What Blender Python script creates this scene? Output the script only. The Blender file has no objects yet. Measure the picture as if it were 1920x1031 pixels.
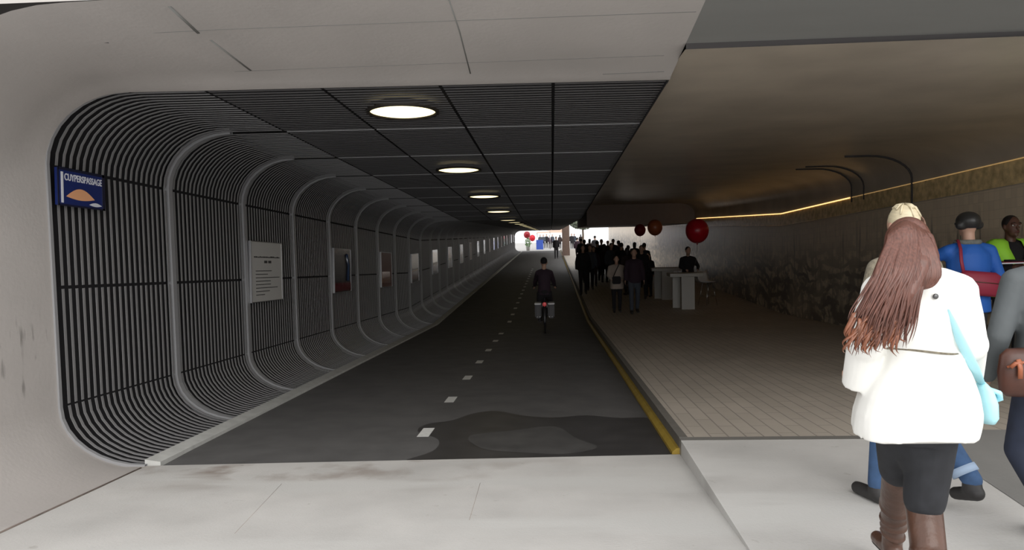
import bpy, bmesh, math, random
from mathutils import Vector, Matrix, Euler
random.seed(7)
PI = math.pi
S = bpy.context.scene
COL = S.collection

# ------------------------------------------------------------------ camera
F = 1400.0
YAW, PITCH, ROLL = math.atan(75/F), math.atan(73.8/F), -0.0227
CAMP = Vector((0, 0, 1.8))
RM = Matrix.Rotation(YAW, 3, 'Z') @ Matrix.Rotation(PI/2-PITCH, 3, 'X') @ Matrix.Rotation(ROLL, 3, 'Z')
cam_d = bpy.data.cameras.new('camera'); cam = bpy.data.objects.new('camera', cam_d); COL.objects.link(cam)
cam_d.sensor_width = 36; cam_d.lens = F/1920*36; cam_d.clip_start = 0.05; cam_d.clip_end = 600
cam.matrix_world = Matrix.Translation(CAMP) @ RM.to_4x4()
S.camera = cam
def ray(px, py): return RM @ Vector(((px-960)/F, -(py-515.5)/F, -1))
def at(px, py, Y):
    d = ray(px, py); return CAMP + d*(Y/d.y)
def atX(px, py, X):
    d = ray(px, py); return CAMP + d*(X/d.x)

# ------------------------------------------------------------------ profile of the place
def zr(Y):                       # cycle lane
    if Y <= 3.6: return 0.14
    if Y < 5.94: return 0.14*(5.94-Y)/2.34
    if Y < 20.5: return -0.043*(Y-5.94)
    if Y < 82: return -0.626+0.0107*(Y-20.5)
    return 0.032
def zs(Y):                       # raised walkway
    if Y < 6: return 0.14
    if Y < 20.7: return 0.14-0.043*(Y-6)
    if Y < 82: return -0.492+0.0107*(Y-20.7)
    return 0.164
def zc(Y):                       # slatted ceiling
    if Y < 22.5: return 3.0-0.043*(Y-5.94)
    return 2.288
def onwalk(px, py):              # point of the walkway under a pixel
    d = ray(px, py); Y = 6.0
    for i in range(60): 
        Y = (zs(Y)-1.8)/d.z*d.y
    return Vector((d.x/d.y*Y, Y, zs(Y)))
def onroad(px, py):
    d = ray(px, py); Y = 6.0
    for i in range(60): Y = (zr(Y)-1.8)/d.z*d.y
    return Vector((d.x/d.y*Y, Y, zr(Y)))
SK = 0.05
def skew(X): return SK*(X+3.97)
YP = 5.74

# ------------------------------------------------------------------ materials
def srgb(r, g, b):
    return tuple(((c/255)/12.92 if c/255 <= .04045 else ((c/255+.055)/1.055)**2.4) for c in (r, g, b))+(1,)
MATS = {}
def mat(name, col, rough=.7, metal=0.0, noise=0.0, scale=6.0, bump=0.0, bscale=40.0, emit=None, estr=0.0, spec=.5, coat=0.0, stretch=None):
    if name in MATS: return MATS[name]
    m = bpy.data.materials.new(name); m.use_nodes = True; MATS[name] = m
    nt = m.node_tree; b = nt.nodes['Principled BSDF']
    b.inputs['Base Color'].default_value = col; b.inputs['Roughness'].default_value = rough
    b.inputs['Metallic'].default_value = metal; b.inputs['Specular IOR Level'].default_value = spec
    b.inputs['Coat Weight'].default_value = coat
    tc = nt.nodes.new('ShaderNodeTexCoord'); mp = nt.nodes.new('ShaderNodeMapping')
    nt.links.new(tc.outputs['Object'], mp.inputs['Vector'])
    if stretch: mp.inputs['Scale'].default_value = stretch
    if noise:
        n = nt.nodes.new('ShaderNodeTexNoise'); n.inputs['Scale'].default_value = scale; n.inputs['Detail'].default_value = 6
        nt.links.new(mp.outputs[0], n.inputs['Vector'])
        r = nt.nodes.new('ShaderNodeValToRGB')
        r.color_ramp.elements[0].position = .3; r.color_ramp.elements[1].position = .7
        r.color_ramp.elements[0].color = tuple(c*(1-noise) for c in col[:3])+(1,)
        r.color_ramp.elements[1].color = tuple(min(1, c*(1+noise)) for c in col[:3])+(1,)
        nt.links.new(n.outputs['Fac'], r.inputs[0]); nt.links.new(r.outputs[0], b.inputs['Base Color'])
    if bump:
        n2 = nt.nodes.new('ShaderNodeTexNoise'); n2.inputs['Scale'].default_value = bscale; n2.inputs['Detail'].default_value = 4
        nt.links.new(mp.outputs[0], n2.inputs['Vector'])
        bp = nt.nodes.new('ShaderNodeBump'); bp.inputs['Strength'].default_value = bump; bp.inputs['Distance'].default_value = .02
        nt.links.new(n2.outputs['Fac'], bp.inputs['Height']); nt.links.new(bp.outputs[0], b.inputs['Normal'])
    if emit:
        b.inputs['Emission Color'].default_value = emit; b.inputs['Emission Strength'].default_value = estr
    return m
def M(n): return MATS[n]

mat('concrete_ground', (.52, .505, .485, 1), .85, noise=.13, scale=1.3, bump=.15, bscale=60)
mat('concrete_slab_dark', (.22, .215, .205, 1), .85, noise=.1, scale=1.5, bump=.1)
mat('concrete_wall', (.43, .40, .38, 1), .8, noise=.08, scale=1.0, bump=.1, bscale=30)
mat('soffit', (.29, .265, .26, 1), .75, noise=.07, scale=.8, bump=.08, bscale=30, stretch=(.6, 3, 1))
mat('soffit_grey', (.21, .21, .20, 1), .75, noise=.07, scale=.8, stretch=(.6, 3, 1))
mat('joint', (.06, .055, .055, 1), .9)
mat('stain', (.27, .22, .19, 1), .9, noise=.25, scale=7)
mat('slat', (.30, .295, .30, 1), .45, metal=.3)
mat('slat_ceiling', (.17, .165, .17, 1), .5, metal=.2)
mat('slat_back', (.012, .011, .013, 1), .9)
mat('rib', (.34, .34, .35, 1), .45, metal=.2)
mat('asphalt', (.10, .097, .096, 1), .75, noise=.15, scale=3, bump=.2, bscale=200)
mat('asphalt_wet', (.045, .043, .043, 1), .45, noise=.2, scale=4)
mat('asphalt_damp', (.065, .063, .062, 1), .6, noise=.2, scale=4)
mat('white_paint', (.72, .72, .70, 1), .6, noise=.08, scale=20)
mat('kerb_stone', (.13, .12, .105, 1), .8, noise=.1, scale=8)
mat('pale_kerb', (.50, .50, .48, 1), .7, noise=.1, scale=8)
mat('yellow', (.34, .23, .035, 1), .5, noise=.15, scale=10)
mat('steel_strip', (.30, .29, .27, 1), .5, metal=.5)
mat('glass_black', (.02, .02, .025, 1), .15)
mat('board_white', (.60, .59, .57, 1), .35, coat=.3)
mat('ink', (.05, .05, .05, 1), .6)
mat('frame_alu', (.35, .35, .36, 1), .35, metal=.8)
mat('poster_dark', (.02, .018, .022, 1), .25, coat=.2)
mat('poster_red', (.16, .02, .03, 1), .15, coat=.6)
mat('poster_brown', (.12, .035, .02, 1), .45)
mat('poster_orange', (.30, .10, .03, 1), .15, coat=.6)
mat('poster_blue', (.03, .05, .10, 1), .15, coat=.6)
mat('sign_blue', (.012, .025, .14, 1), .35)
mat('sign_navy', (.01, .012, .035, 1), .35)
mat('sign_orange', (.85, .42, .22, 1), .4)
mat('sign_white', (.75, .76, .82, 1), .4)
mat('lamp_ring', (.03, .025, .02, 1), .4)
mat('lamp_glow', (.9, .8, .5, 1), .5, emit=(1, .84, .46, 1), estr=1.7)
mat('skin', (.50, .30, .22, 1), .5)
mat('skin_dark', (.10, .045, .03, 1), .45)
mat('bronze', (.58, .51, .42, 1), .34, metal=.2, noise=.16, scale=1.1, bump=.12, bscale=3)
mat('bulkhead', (.50, .43, .40, 1), .7, noise=.05)
mat('plaza', (.42, .41, .40, 1), .85, noise=.08, scale=.5)
mat('facade', (.34, .34, .36, 1), .8, noise=.1)
mat('facade_glass', (.12, .15, .20, 1), .2)
mat('leaf', (.20, .23, .17, 1), .8, noise=.4, scale=3)
mat('leaf_green', (.12, .26, .06, 1), .7, noise=.3, scale=6)
mat('bark', (.10, .07, .05, 1), .9)
mat('column', (.14, .09, .07, 1), .6, noise=.1)
mat('table_white', (.50, .49, .46, 1), .5)
mat('chair_white', (.62, .62, .62, 1), .4)
mat('chrome', (.5, .5, .5, 1), .25, metal=1)
mat('balloon_red', (.55, .004, .02, 1), .3)
mat('balloon_darkred', (.32, .004, .015, 1), .3)
mat('balloon_orange', (.42, .11, .04, 1), .35)
mat('string', (.35, .3, .25, 1), .8)
mat('coat_white', (.80, .795, .76, 1), .8, noise=.02, scale=3, bump=.25, bscale=9)
mat('button', (.12, .12, .12, 1), .3, metal=.6)
mat('hair_brown', (.12, .048, .034, 1), .36, noise=.3, scale=30, stretch=(4, 4, .5))
mat('hair_auburn', (.20, .075, .04, 1), .34, noise=.4, scale=14, stretch=(4, 4, .5))
mat('hair_blonde', (.58, .50, .34, 1), .45, noise=.12, scale=25, stretch=(1, 1, 4))
mat('hair_black', (.012, .01, .01, 1), .5)
mat('black_cloth', (.016, .017, .021, 1), .8, noise=.2, scale=20)
mat('boot_brown', (.085, .042, .028, 1), .33, noise=.3, scale=8, bump=.35, bscale=14)
mat('boot_sole', (.02, .015, .012, 1), .7)
mat('denim', (.045, .095, .20, 1), .85, noise=.2, scale=15)
mat('denim_cuff', (.35, .45, .60, 1), .85)
mat('denim_dark', (.018, .024, .045, 1), .85, noise=.2, scale=15)
mat('shoe_dark', (.03, .028, .028, 1), .55)
mat('knit', (.20, .175, .13, 1), .95, noise=.35, scale=60)
mat('tiles_gold_gleam', (.80, .60, .32, 1), .25, noise=.3, scale=9, bump=.3, bscale=12)  # upper tile band: golden gleam of reflected lamplight painted into the tile colour
mat('led', (.9, .7, .3, 1), .5, emit=(1, .62, .25, 1), estr=.22)
mat('led_bright', (.9, .7, .3, 1), .5, emit=(1, .60, .24, 1), estr=1.5)
mat('cyan_bag', (.45, .80, .88, 1), .6, bump=.2, bscale=10)
mat('jacket_blue', (.012, .10, .42, 1), .65, bump=.2, bscale=10)
mat('bag_red', (.24, .016, .04, 1), .6, bump=.2, bscale=12)
mat('helmet', (.022, .022, .022, 1), .4)
mat('scarf_grey', (.14, .15, .14, 1), .9, noise=.2, scale=30)
mat('stripe_white', (.55, .55, .55, 1), .7)
mat('vest', (.40, .90, .06, 1), .6)
mat('vest_band', (.55, .58, .55, 1), .35)
mat('jacket_grey', (.085, .095, .10, 1), .7, noise=.1, scale=5, bump=.3, bscale=8)
mat('leather', (.075, .028, .018, 1), .4, noise=.25, scale=10)
mat('leather_tan', (.33, .10, .045, 1), .35)
mat('cloth_beige', (.36, .30, .26, 1), .85)
mat('cloth_purple', (.03, .015, .027, 1), .85)
mat('cloth_dark', (.012, .011, .014, 1), .9)
mat('cloth_brown', (.03, .018, .018, 1), .9)
mat('cloth_blue', (.02, .05, .17, 1), .8)
mat('cloth_greyblue', (.05, .06, .08, 1), .8)
mat('rubber', (.012, .012, .012, 1), .7)
mat('bike_black', (.015, .015, .018, 1), .4)
mat('pannier', (.10, .10, .105, 1), .8)
mat('pannier_top', (.55, .55, .55, 1), .5)
mat('rear_light', (.45, .05, .06, 1), .3, emit=(1, .12, .12, 1), estr=.12)
mat('stall_blue', (.03, .08, .40, 1), .6)
mat('tent_beige', (.55, .38, .30, 1), .8)
mat('eye_white', (.7, .68, .65, 1), .3)
mat('lip', (.12, .03, .03, 1), .5)

def brick_mat():                 # walkway clinkers laid in rows along the tunnel
    m = bpy.data.materials.new('walkway_paving'); m.use_nodes = True; nt = m.node_tree; b = nt.nodes['Principled BSDF']
    tc = nt.nodes.new('ShaderNodeTexCoord'); mp = nt.nodes.new('ShaderNodeMapping')
    mp.inputs['Rotation'].default_value = (0, 0, PI/2)
    nt.links.new(tc.outputs['Object'], mp.inputs[0])
    br = nt.nodes.new('ShaderNodeTexBrick')
    br.inputs['Scale'].default_value = 1; br.inputs['Brick Width'].default_value = .56; br.inputs['Row Height'].default_value = .14
    br.inputs['Mortar Size'].default_value = .007; br.inputs['Mortar Smooth'].default_value = .3
    br.inputs['Color1'].default_value = (.50, .445, .38, 1); br.inputs['Color2'].default_value = (.55, .49, .42, 1)
    br.inputs['Mortar'].default_value = (.33, .29, .25, 1)
    nt.links.new(mp.outputs[0], br.inputs[0])
    n = nt.nodes.new('ShaderNodeTexNoise'); n.inputs['Scale'].default_value = 1.2; n.inputs['Detail'].default_value = 5
    nt.links.new(tc.outputs['Object'], n.inputs[0])
    mx = nt.nodes.new('ShaderNodeMix'); mx.data_type = 'RGBA'; mx.blend_type = 'MULTIPLY'; mx.inputs[0].default_value = .35
    nt.links.new(br.outputs['Color'], mx.inputs[6]); nt.links.new(n.outputs['Fac'], mx.inputs[7]); nt.links.new(mx.outputs[2], b.inputs['Base Color'])
    b.inputs['Roughness'].default_value = .6
    bp = nt.nodes.new('ShaderNodeBump'); bp.inputs['Strength'].default_value = .4; bp.inputs['Distance'].default_value = .004; bp.invert = True
    nt.links.new(br.outputs['Fac'], bp.inputs['Height']); nt.links.new(bp.outputs[0], b.inputs['Normal'])
    MATS['paving'] = m
brick_mat()
def soil(name, axis, lo, hi, col, sc, thr, stretch=(1, 1, 1), axis2=None):      # dirt: blotches of their own shape
    m = M(name); nt = m.node_tree; b = nt.nodes['Principled BSDF']; L = nt.links.new
    src = b.inputs['Base Color'].links[0].from_socket
    tc = nt.nodes.new('ShaderNodeTexCoord'); sp = nt.nodes.new('ShaderNodeSeparateXYZ'); L(tc.outputs['Object'], sp.inputs[0])
    mr = nt.nodes.new('ShaderNodeMapRange'); L(sp.outputs[axis], mr.inputs[0]); mr.inputs[1].default_value = lo; mr.inputs[2].default_value = hi; mr.interpolation_type = 'SMOOTHSTEP'
    mp = nt.nodes.new('ShaderNodeMapping'); mp.inputs['Scale'].default_value = stretch; L(tc.outputs['Object'], mp.inputs[0])
    n = nt.nodes.new('ShaderNodeTexNoise'); n.inputs['Scale'].default_value = sc; n.inputs['Detail'].default_value = 5; L(mp.outputs[0], n.inputs[0])
    m2 = nt.nodes.new('ShaderNodeMapRange'); L(n.outputs['Fac'], m2.inputs[0]); m2.inputs[1].default_value = thr; m2.inputs[2].default_value = thr+.12
    mu = nt.nodes.new('ShaderNodeMath'); mu.operation = 'MULTIPLY'; L(mr.outputs[0], mu.inputs[0]); L(m2.outputs[0], mu.inputs[1])
    out = mu.outputs[0]
    if axis2:
        m3 = nt.nodes.new('ShaderNodeMapRange'); L(sp.outputs[axis2[0]], m3.inputs[0]); m3.inputs[1].default_value = axis2[1]; m3.inputs[2].default_value = axis2[2]
        m4 = nt.nodes.new('ShaderNodeMath'); m4.operation = 'MULTIPLY'; L(out, m4.inputs[0]); L(m3.outputs[0], m4.inputs[1]); out = m4.outputs[0]
    mx = nt.nodes.new('ShaderNodeMix'); mx.data_type = 'RGBA'; L(out, mx.inputs[0]); L(src, mx.inputs[6]); mx.inputs[7].default_value = col; L(mx.outputs[2], b.inputs['Base Color'])
soil('concrete_ground', 1, 4.9, 5.6, (.26, .215, .185, 1), 1.6, .48, axis2=(0, 0.5, -2.4))
soil('concrete_ground', 1, -50, -40, (.30, .28, .25, 1), 9, .68)
soil('concrete_ground', 1, -50, -40, (.55, .54, .52, 1), .9, .5, (.4, 2, 1))
soil('concrete_wall', 2, 1.35, 1.1, (.24, .225, .21, 1), 5, .60, (1, 3, .6), axis2=(2, .55, .75))

def tile_mat():                  # glazed tiles with a painted sea scene of loose dark strokes
    m = bpy.data.materials.new('glazed_wall_tiles'); m.use_nodes = True; nt = m.node_tree; b = nt.nodes['Principled BSDF']
    L = nt.links.new
    def N(t, **k):
        n = nt.nodes.new(t)
        for a, v in k.items(): setattr(n, a, v)
        return n
    def math_(op, a, c=None, v=None):
        n = N('ShaderNodeMath', operation=op); n.use_clamp = True
        L(a, n.inputs[0])
        if c is not None: L(c, n.inputs[1])
        if v is not None: n.inputs[1].default_value = v
        return n.outputs[0]
    def ramp(inp, p0, p1, v0, v1):
        r = N('ShaderNodeMapRange'); r.inputs['From Min'].default_value = p0; r.inputs['From Max'].default_value = p1
        r.inputs['To Min'].default_value = v0; r.inputs['To Max'].default_value = v1; L(inp, r.inputs['Value']); return r.outputs[0]
    uv = N('ShaderNodeUVMap'); uv.uv_map = 'UVMap'
    sep = N('ShaderNodeSeparateXYZ'); L(uv.outputs[0], sep.inputs[0])        # x = run along wall, y = height above walkway
    # swirls (waves)
    mp = N('ShaderNodeMapping'); mp.inputs['Scale'].default_value = (.8, 1.3, 1); L(uv.outputs[0], mp.inputs[0])
    w = N('ShaderNodeTexWave'); w.wave_type = 'RINGS'; w.inputs['Scale'].default_value = .55; w.inputs['Distortion'].default_value = 18
    w.inputs['Detail'].default_value = 5; w.inputs['Detail Scale'].default_value = 1.3; L(mp.outputs[0], w.inputs[0])
    sw = ramp(w.outputs['Fac'], .35, .75, 0, 1)
    n1 = N('ShaderNodeTexNoise'); n1.inputs['Scale'].default_value = 2.2; n1.inputs['Detail'].default_value = 8; n1.inputs['Distortion'].default_value = 1.5; L(uv.outputs[0], n1.inputs[0])
    nb = ramp(n1.outputs['Fac'], .42, .58, 0, 1)
    low = ramp(sep.outputs['Y'], 1.15, 1.9, 1, 0)
    n3 = N('ShaderNodeTexNoise'); n3.inputs['Scale'].default_value = .55; n3.inputs['Detail'].default_value = 2; L(uv.outputs[0], n3.inputs[0])
    lm = math_('MULTIPLY', low, ramp(n3.outputs['Fac'], .3, .5, .45, 1))
    a = math_('MULTIPLY', math_('MAXIMUM', math_('MULTIPLY', sw, v=.8), math_('MULTIPLY', nb, v=.75)), lm)
    # masts and rigging: vertical strokes reaching higher
    mp2 = N('ShaderNodeMapping'); mp2.inputs['Scale'].default_value = (5, .35, 1); mp2.inputs['Rotation'].default_value = (0, 0, .06); L(uv.outputs[0], mp2.inputs[0])
    n2 = N('ShaderNodeTexNoise'); n2.inputs['Scale'].default_value = 1.6; n2.inputs['Detail'].default_value = 4; n2.inputs['Distortion'].default_value = .8; L(mp2.outputs[0], n2.inputs[0])
    vs = ramp(n2.outputs['Fac'], .55, .66, 0, .7)
    hi = ramp(sep.outputs['Y'], 1.7, 2.3, 1, 0)
    c = math_('MULTIPLY', vs, hi)
    ink = math_('MAXIMUM', a, c)
    br = N('ShaderNodeTexBrick'); br.inputs['Scale'].default_value = 1; br.inputs['Brick Width'].default_value = .13; br.inputs['Row Height'].default_value = .13; br.offset = 0
    br.inputs['Mortar Size'].default_value = .003
    br.inputs['Color1'].default_value = (.78, .66, .50, 1); br.inputs['Color2'].default_value = (.70, .59, .45, 1); br.inputs['Mortar'].default_value = (.60, .51, .385, 1)
    L(uv.outputs[0], br.inputs[0])
    mx = N('ShaderNodeMix', data_type='RGBA'); L(ink, mx.inputs[0]); L(br.outputs['Color'], mx.inputs[6]); mx.inputs[7].default_value = (.03, .028, .035, 1)
    L(mx.outputs[2], b.inputs['Base Color']); b.inputs['Roughness'].default_value = .3
    n4 = N('ShaderNodeTexNoise'); n4.inputs['Scale'].default_value = 5
    L(uv.outputs[0], n4.inputs[0])
    bp = N('ShaderNodeBump'); bp.inputs['Strength'].default_value = .25; bp.inputs['Distance'].default_value = .01; L(n4.outputs['Fac'], bp.inputs['Height']); L(bp.outputs[0], b.inputs['Normal'])
    MATS['tiles'] = m
tile_mat()

# ------------------------------------------------------------------ object helpers
def link(name, me, parent=None):
    o = bpy.data.objects.new(name, me); COL.objects.link(o)
    if parent is not None: o.parent = parent
    return o
def tag(o, label=None, cat=None, group=None, kind=None):
    if label: o['label'] = label
    if cat: o['category'] = cat
    if group: o['group'] = group
    if kind: o['kind'] = kind
    return o
def empty(name, loc, rz=0, label=None, cat=None, group=None):
    o = bpy.data.objects.new(name, None); COL.objects.link(o); o.empty_display_size = .1
    o.location = loc; o.rotation_euler = (0, 0, rz); return tag(o, label, cat, group)
class B:                          # a bmesh under construction
    def __init__(s): s.bm = bmesh.new(); s.mi = 0
    def face(s, vs, smooth=False):
        try:
            f = s.bm.faces.new(vs); f.material_index = s.mi; f.smooth = smooth; return f
        except ValueError: return None
    def quad(s, *pts): return s.face([s.bm.verts.new(p) for p in pts])
    def box(s, x0, x1, y0, y1, z0, z1, zf=None):
        v = [s.bm.verts.new(p) for p in ((x0,y0,z0),(x1,y0,z0),(x1,y1,z0),(x0,y1,z0),(x0,y0,z1),(x1,y0,z1),(x1,y1,z1),(x0,y1,z1))]
        for q in ((3,2,1,0),(4,5,6,7),(0,1,5,4),(1,2,6,5),(2,3,7,6),(3,0,4,7)): s.face([v[i] for i in q])
        return v
    def rings(s, rs, close=True, caps=True, smooth=True):
        vv = [[s.bm.verts.new(p) for p in r] for r in rs]
        n = len(rs[0])
        for a, b in zip(vv, vv[1:]):
            for i in range(n if close else n-1):
                s.face([a[i], a[(i+1) % n], b[(i+1) % n], b[i]], smooth)
        if caps and close:
            s.face(list(reversed(vv[0])), smooth); s.face(vv[-1], smooth)
        return vv
    def tube(s, pts, rad, n=10, caps=True, flat=1.0):
        pts = [Vector(p) for p in pts]
        if not isinstance(rad, (list, tuple)): rad = [rad]*len(pts)
        rs = []; up = None
        for i, p in enumerate(pts):
            t = (pts[min(i+1, len(pts)-1)]-pts[max(i-1, 0)]).normalized()
            if up is None:
                up = Vector((0, 0, 1)) if abs(t.z) < .9 else Vector((0, 1, 0))
            u = t.cross(up).normalized(); w = u.cross(t).normalized(); up = w
            rs.append([p+rad[i]*(math.cos(2*PI*k/n)*u+math.sin(2*PI*k/n)*w*flat) for k in range(n)])
        s.rings(rs, caps=caps)
    def ell(s, c, r, rot=(0, 0, 0), u=20, v=14):
        m = Matrix.Translation(c) @ Euler(rot).to_matrix().to_4x4() @ Matrix.Diagonal((r[0], r[1], r[2], 1))
        g = bmesh.ops.create_uvsphere(s.bm, u_segments=u, v_segments=v, radius=1, matrix=m)
        fs = set()
        for vt in g['verts']:
            for f in vt.link_faces: fs.add(f)
        for f in fs: f.smooth = True; f.material_index = s.mi
    def cap(s, p, q, r1, r2, n=14):  # tapered capsule
        p, q = Vector(p), Vector(q); d = (q-p)
        L = d.length; t = d.normalized() if L > 1e-6 else Vector((0, 0, 1))
        pts = []; rad = []
        for a in (90, 65, 40, 18): pts.append(p-t*r1*math.sin(math.radians(a))*.999); rad.append(max(r1*math.cos(math.radians(a)), .0004))
        pts += [p, p.lerp(q, .5), q]; rad += [r1, (r1+r2)/2, r2]
        for a in (18, 40, 65, 90): pts.append(q+t*r2*math.sin(math.radians(a))*.999); rad.append(max(r2*math.cos(math.radians(a)), .0004))
        s.tube(pts, rad, n)
    def done(s, name, mats, parent=None, recalc=True, merge=0):
        if merge: bmesh.ops.remove_doubles(s.bm, verts=s.bm.verts, dist=merge)
        if recalc: bmesh.ops.recalc_face_normals(s.bm, faces=s.bm.faces)
        me = bpy.data.meshes.new(name); s.bm.to_mesh(me); s.bm.free()
        for m in (mats if isinstance(mats, (list, tuple)) else [mats]): me.materials.append(M(m) if isinstance(m, str) else m)
        return link(name, me, parent)
    def blob(s, name, mat_, parent=None, voxel=.014, smooth=4, loc=None):   # voxel-united skin over the pieces
        bmesh.ops.recalc_face_normals(s.bm, faces=s.bm.faces)
        me = bpy.data.meshes.new('tmp'); s.bm.to_mesh(me); s.bm.free()
        t = bpy.data.objects.new('tmp', me); COL.objects.link(t)
        r = t.modifiers.new('r', 'REMESH'); r.mode = 'VOXEL'; r.voxel_size = voxel; r.use_smooth_shade = True
        if smooth:
            k = t.modifiers.new('s', 'SMOOTH'); k.factor = .6; k.iterations = smooth
        dg = bpy.context.evaluated_depsgraph_get(); dg.update()
        me2 = bpy.data.meshes.new_from_object(t.evaluated_get(dg)); me2.name = name
        bpy.data.objects.remove(t); bpy.data.meshes.remove(me)
        me2.materials.clear(); me2.materials.append(M(mat_))
        for p in me2.polygons: p.use_smooth = True; p.material_index = 0
        return link(name, me2, parent)
def kids(o): return [c for c in bpy.data.objects if c.parent == o]
def copy_tree(o, parent=None):
    c = o.copy(); COL.objects.link(c)
    if parent is not None: c.parent = parent
    for ch in kids(o): copy_tree(ch, c)
    return c
def struct(o, label=None): return tag(o, label, None, None, 'structure')
def text_mesh(name, s, size, mat_, mw, parent=None, sx=1.0, bold=0.0):
    cu = bpy.data.curves.new('t', 'FONT'); cu.body = s; cu.size = size; cu.extrude = .001; cu.offset = bold
    cu.align_x = 'CENTER'; cu.align_y = 'CENTER'
    t = bpy.data.objects.new('t', cu); COL.objects.link(t)
    dg = bpy.context.evaluated_depsgraph_get(); dg.update()
    me = bpy.data.meshes.new_from_object(t.evaluated_get(dg)); bpy.data.objects.remove(t)
    me.materials.clear(); me.materials.append(M(mat_)); me.name = name
    me.transform(mw @ Matrix.Diagonal((sx, 1, 1, 1)))
    return link(name, me, parent)

# ------------------------------------------------------------------ THE SETTING
XL, XR, XE = -3.97, 6.25, .95            # left wall, right wall, edge of slatted ceiling
YE = 82.0
def ys(a, b, st): 
    r = []; y = a
    while y < b-1e-6: r.append(y); y += st
    return r+[b]
def strip(name, X0, X1, zf, Ys, m, thick=.12, parent=None, sk=False):
    b = B(); rs = []
    for Y in Ys:
        dy = (lambda X: skew(X)) if sk else (lambda X: 0)
        g = (lambda y: zf(max(y, 5.94))) if sk else zf
        z0, z1 = g(Y+dy(X0)), g(Y+dy(X1))
        rs.append([(X0, Y+dy(X0), z0), (X1, Y+dy(X1), z1), (X1, Y+dy(X1), z1-thick), (X0, Y+dy(X0), z0-thick)])
    b.rings(rs, smooth=False)
    return b.done(name, m, parent)
# cycle lane asphalt
o = strip('floor', -3.3, 1.0, zr, [YP, 6.2, 8, 10, 12, 14, 16, 18, 20.5, 22, 30, 40, 50, 60, 70, 82], 'asphalt', .2, sk=True)
struct(o, 'dark asphalt cycle lane sloping down into the tunnel')
# forecourt concrete in front of the lane (ramps up towards the viewer)
b = B(); rs = []
for Y in (-6, 0, 3.6, 4.4, 5.2, YP):
    k = 1 if Y == YP else 0
    rs.append([(-3.5, Y+k*skew(-3.5), zr(Y)), (1.0, Y+k*skew(1.0), zr(Y)), (1.0, Y+k*skew(1), zr(Y)-.3), (-3.5, Y+k*skew(-3.5), zr(Y)-.3)])
b.rings(rs, smooth=False)
o = b.done('floor', 'concrete_ground'); struct(o, 'pale concrete forecourt in front of the cycle lane')
o = strip('floor', 1.0, XR+.6, zs, [-6, 0, 3, 5.93], 'concrete_ground', .5); struct(o, 'pale raised concrete footway outside the tunnel')
o = strip('floor', 1.07, XR+.15, zs, [6.03, 8, 10, 12, 14, 16, 18, 20.7, 25, 30, 40, 50, 60, 70, 82], 'paving', .5); struct(o, 'beige brick walkway inside the tunnel')
o = strip('trim_1', 1.0, XR+.15, lambda Y: zs(Y)+.002, [5.93, 6.03], 'steel_strip', .4); struct(o, 'grey threshold strip across the walkway')
# kerb of the walkway
b = B(); rs = []
for Y in [6.03, 8, 10, 12, 14, 16, 18, 20.6, 25, 35, 50, 65, 82]:
    z = zs(Y)+.003; rs.append([(1.0, Y, z), (1.07, Y, z), (1.07, Y, z-.5), (1.0, Y, z-.5)])
b.rings(rs, smooth=False); struct(b.done('trim_2', 'kerb_stone'), 'grey kerb between the cycle lane and the walkway')
b = B(); rs = []
for Y in [6.0, 8, 10, 12, 14, 16, 18, 20.5, 25, 35, 50, 65, 82]:
    z = zr(Y); rs.append([(.94, Y, z+.001), (1.0, Y, z+.001), (1.0, Y, z+.06), (.975, Y, z+.06), (.94, Y, z+.03)])
b.rings(rs, smooth=False); struct(b.done('trim_3', 'yellow'), 'yellow strip along the foot of the walkway kerb')
b = B(); rs = []
for Y in [YP+.05, 8, 10, 12, 14, 16, 18, 20.5, 25, 35, 50, 65, 82]:
    z = zr(Y); rs.append([(-3.32, Y, z-.05), (-3.19, Y, z-.05), (-3.19, Y, z+.03), (-3.32, Y, z+.05)])
b.rings(rs, smooth=False); struct(b.done('trim_4', 'pale_kerb'), 'pale kerb strip at the foot of the slatted wall')
# footway edge joints in the concrete
b = B()
for (p, q) in (((530, 905), (440, 1000)), ((905, 890), (880, 975))):
    P, Q = onroad(*p), onroad(*q)
    b.tube([P+Vector((0, 0, -.0012)), Q+Vector((0, 0, -.0012))], .002, 6)
b.done('joint', 'stain').parent = None
jj = bpy.data.objects['joint']; jj.name = 'trim_5'; struct(jj, 'fine expansion joints in the concrete forecourt')

# slatted lining of the cycle lane
RX, RZB, RZT = .67, .49, .57
SEAMS = (-2.73, -1.80, -.86, .04)
LAMPS = [6.88+4.13*i for i in range(18)]
LX = -1.34; LR = .33
def path(Y, off=0.0):             # list of polylines (X, z, normal) at depth Y; off moves into the room
    r, c = zr(Y), zc(Y); H = c-r
    segs = []
    g = .014
    a = []
    for k in range(9):            # bottom curve
        t = PI/2*k/8
        a.append((-3.3-RX*math.sin(t), r+RZB-RZB*math.cos(t)))
    segs.append(a)
    zm = r+RZB+(H-RZB-RZT)*.5
    segs.append([(XL, r+RZB+g*1.2), (XL, zm-g)])
    segs.append([(XL, zm+g), (XL, c-RZT-g)])
    a = []
    for k in range(9):
        t = PI/2*k/8
        a.append((-3.3-RX*math.cos(t), c-RZT+RZT*math.sin(t)))
    a[0] = (a[0][0], a[0][1]+g)
    a.append((SEAMS[0]-g, c)); segs.append(a)
    es = list(SEAMS)+[XE]
    for s0, s1 in zip(es, es[1:]): segs.append([(s0+g, c), (s1-(g if s1 != XE else 0), c)])
    return segs
def norms(a):
    out = []
    for i in range(len(a)):
        p, q = a[max(0, i-1)], a[min(len(a)-1, i+1)]
        dx, dz = q[0]-p[0], q[1]-p[1]; L = math.hypot(dx, dz); out.append((dz/L, -dx/L))
    return out
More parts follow.
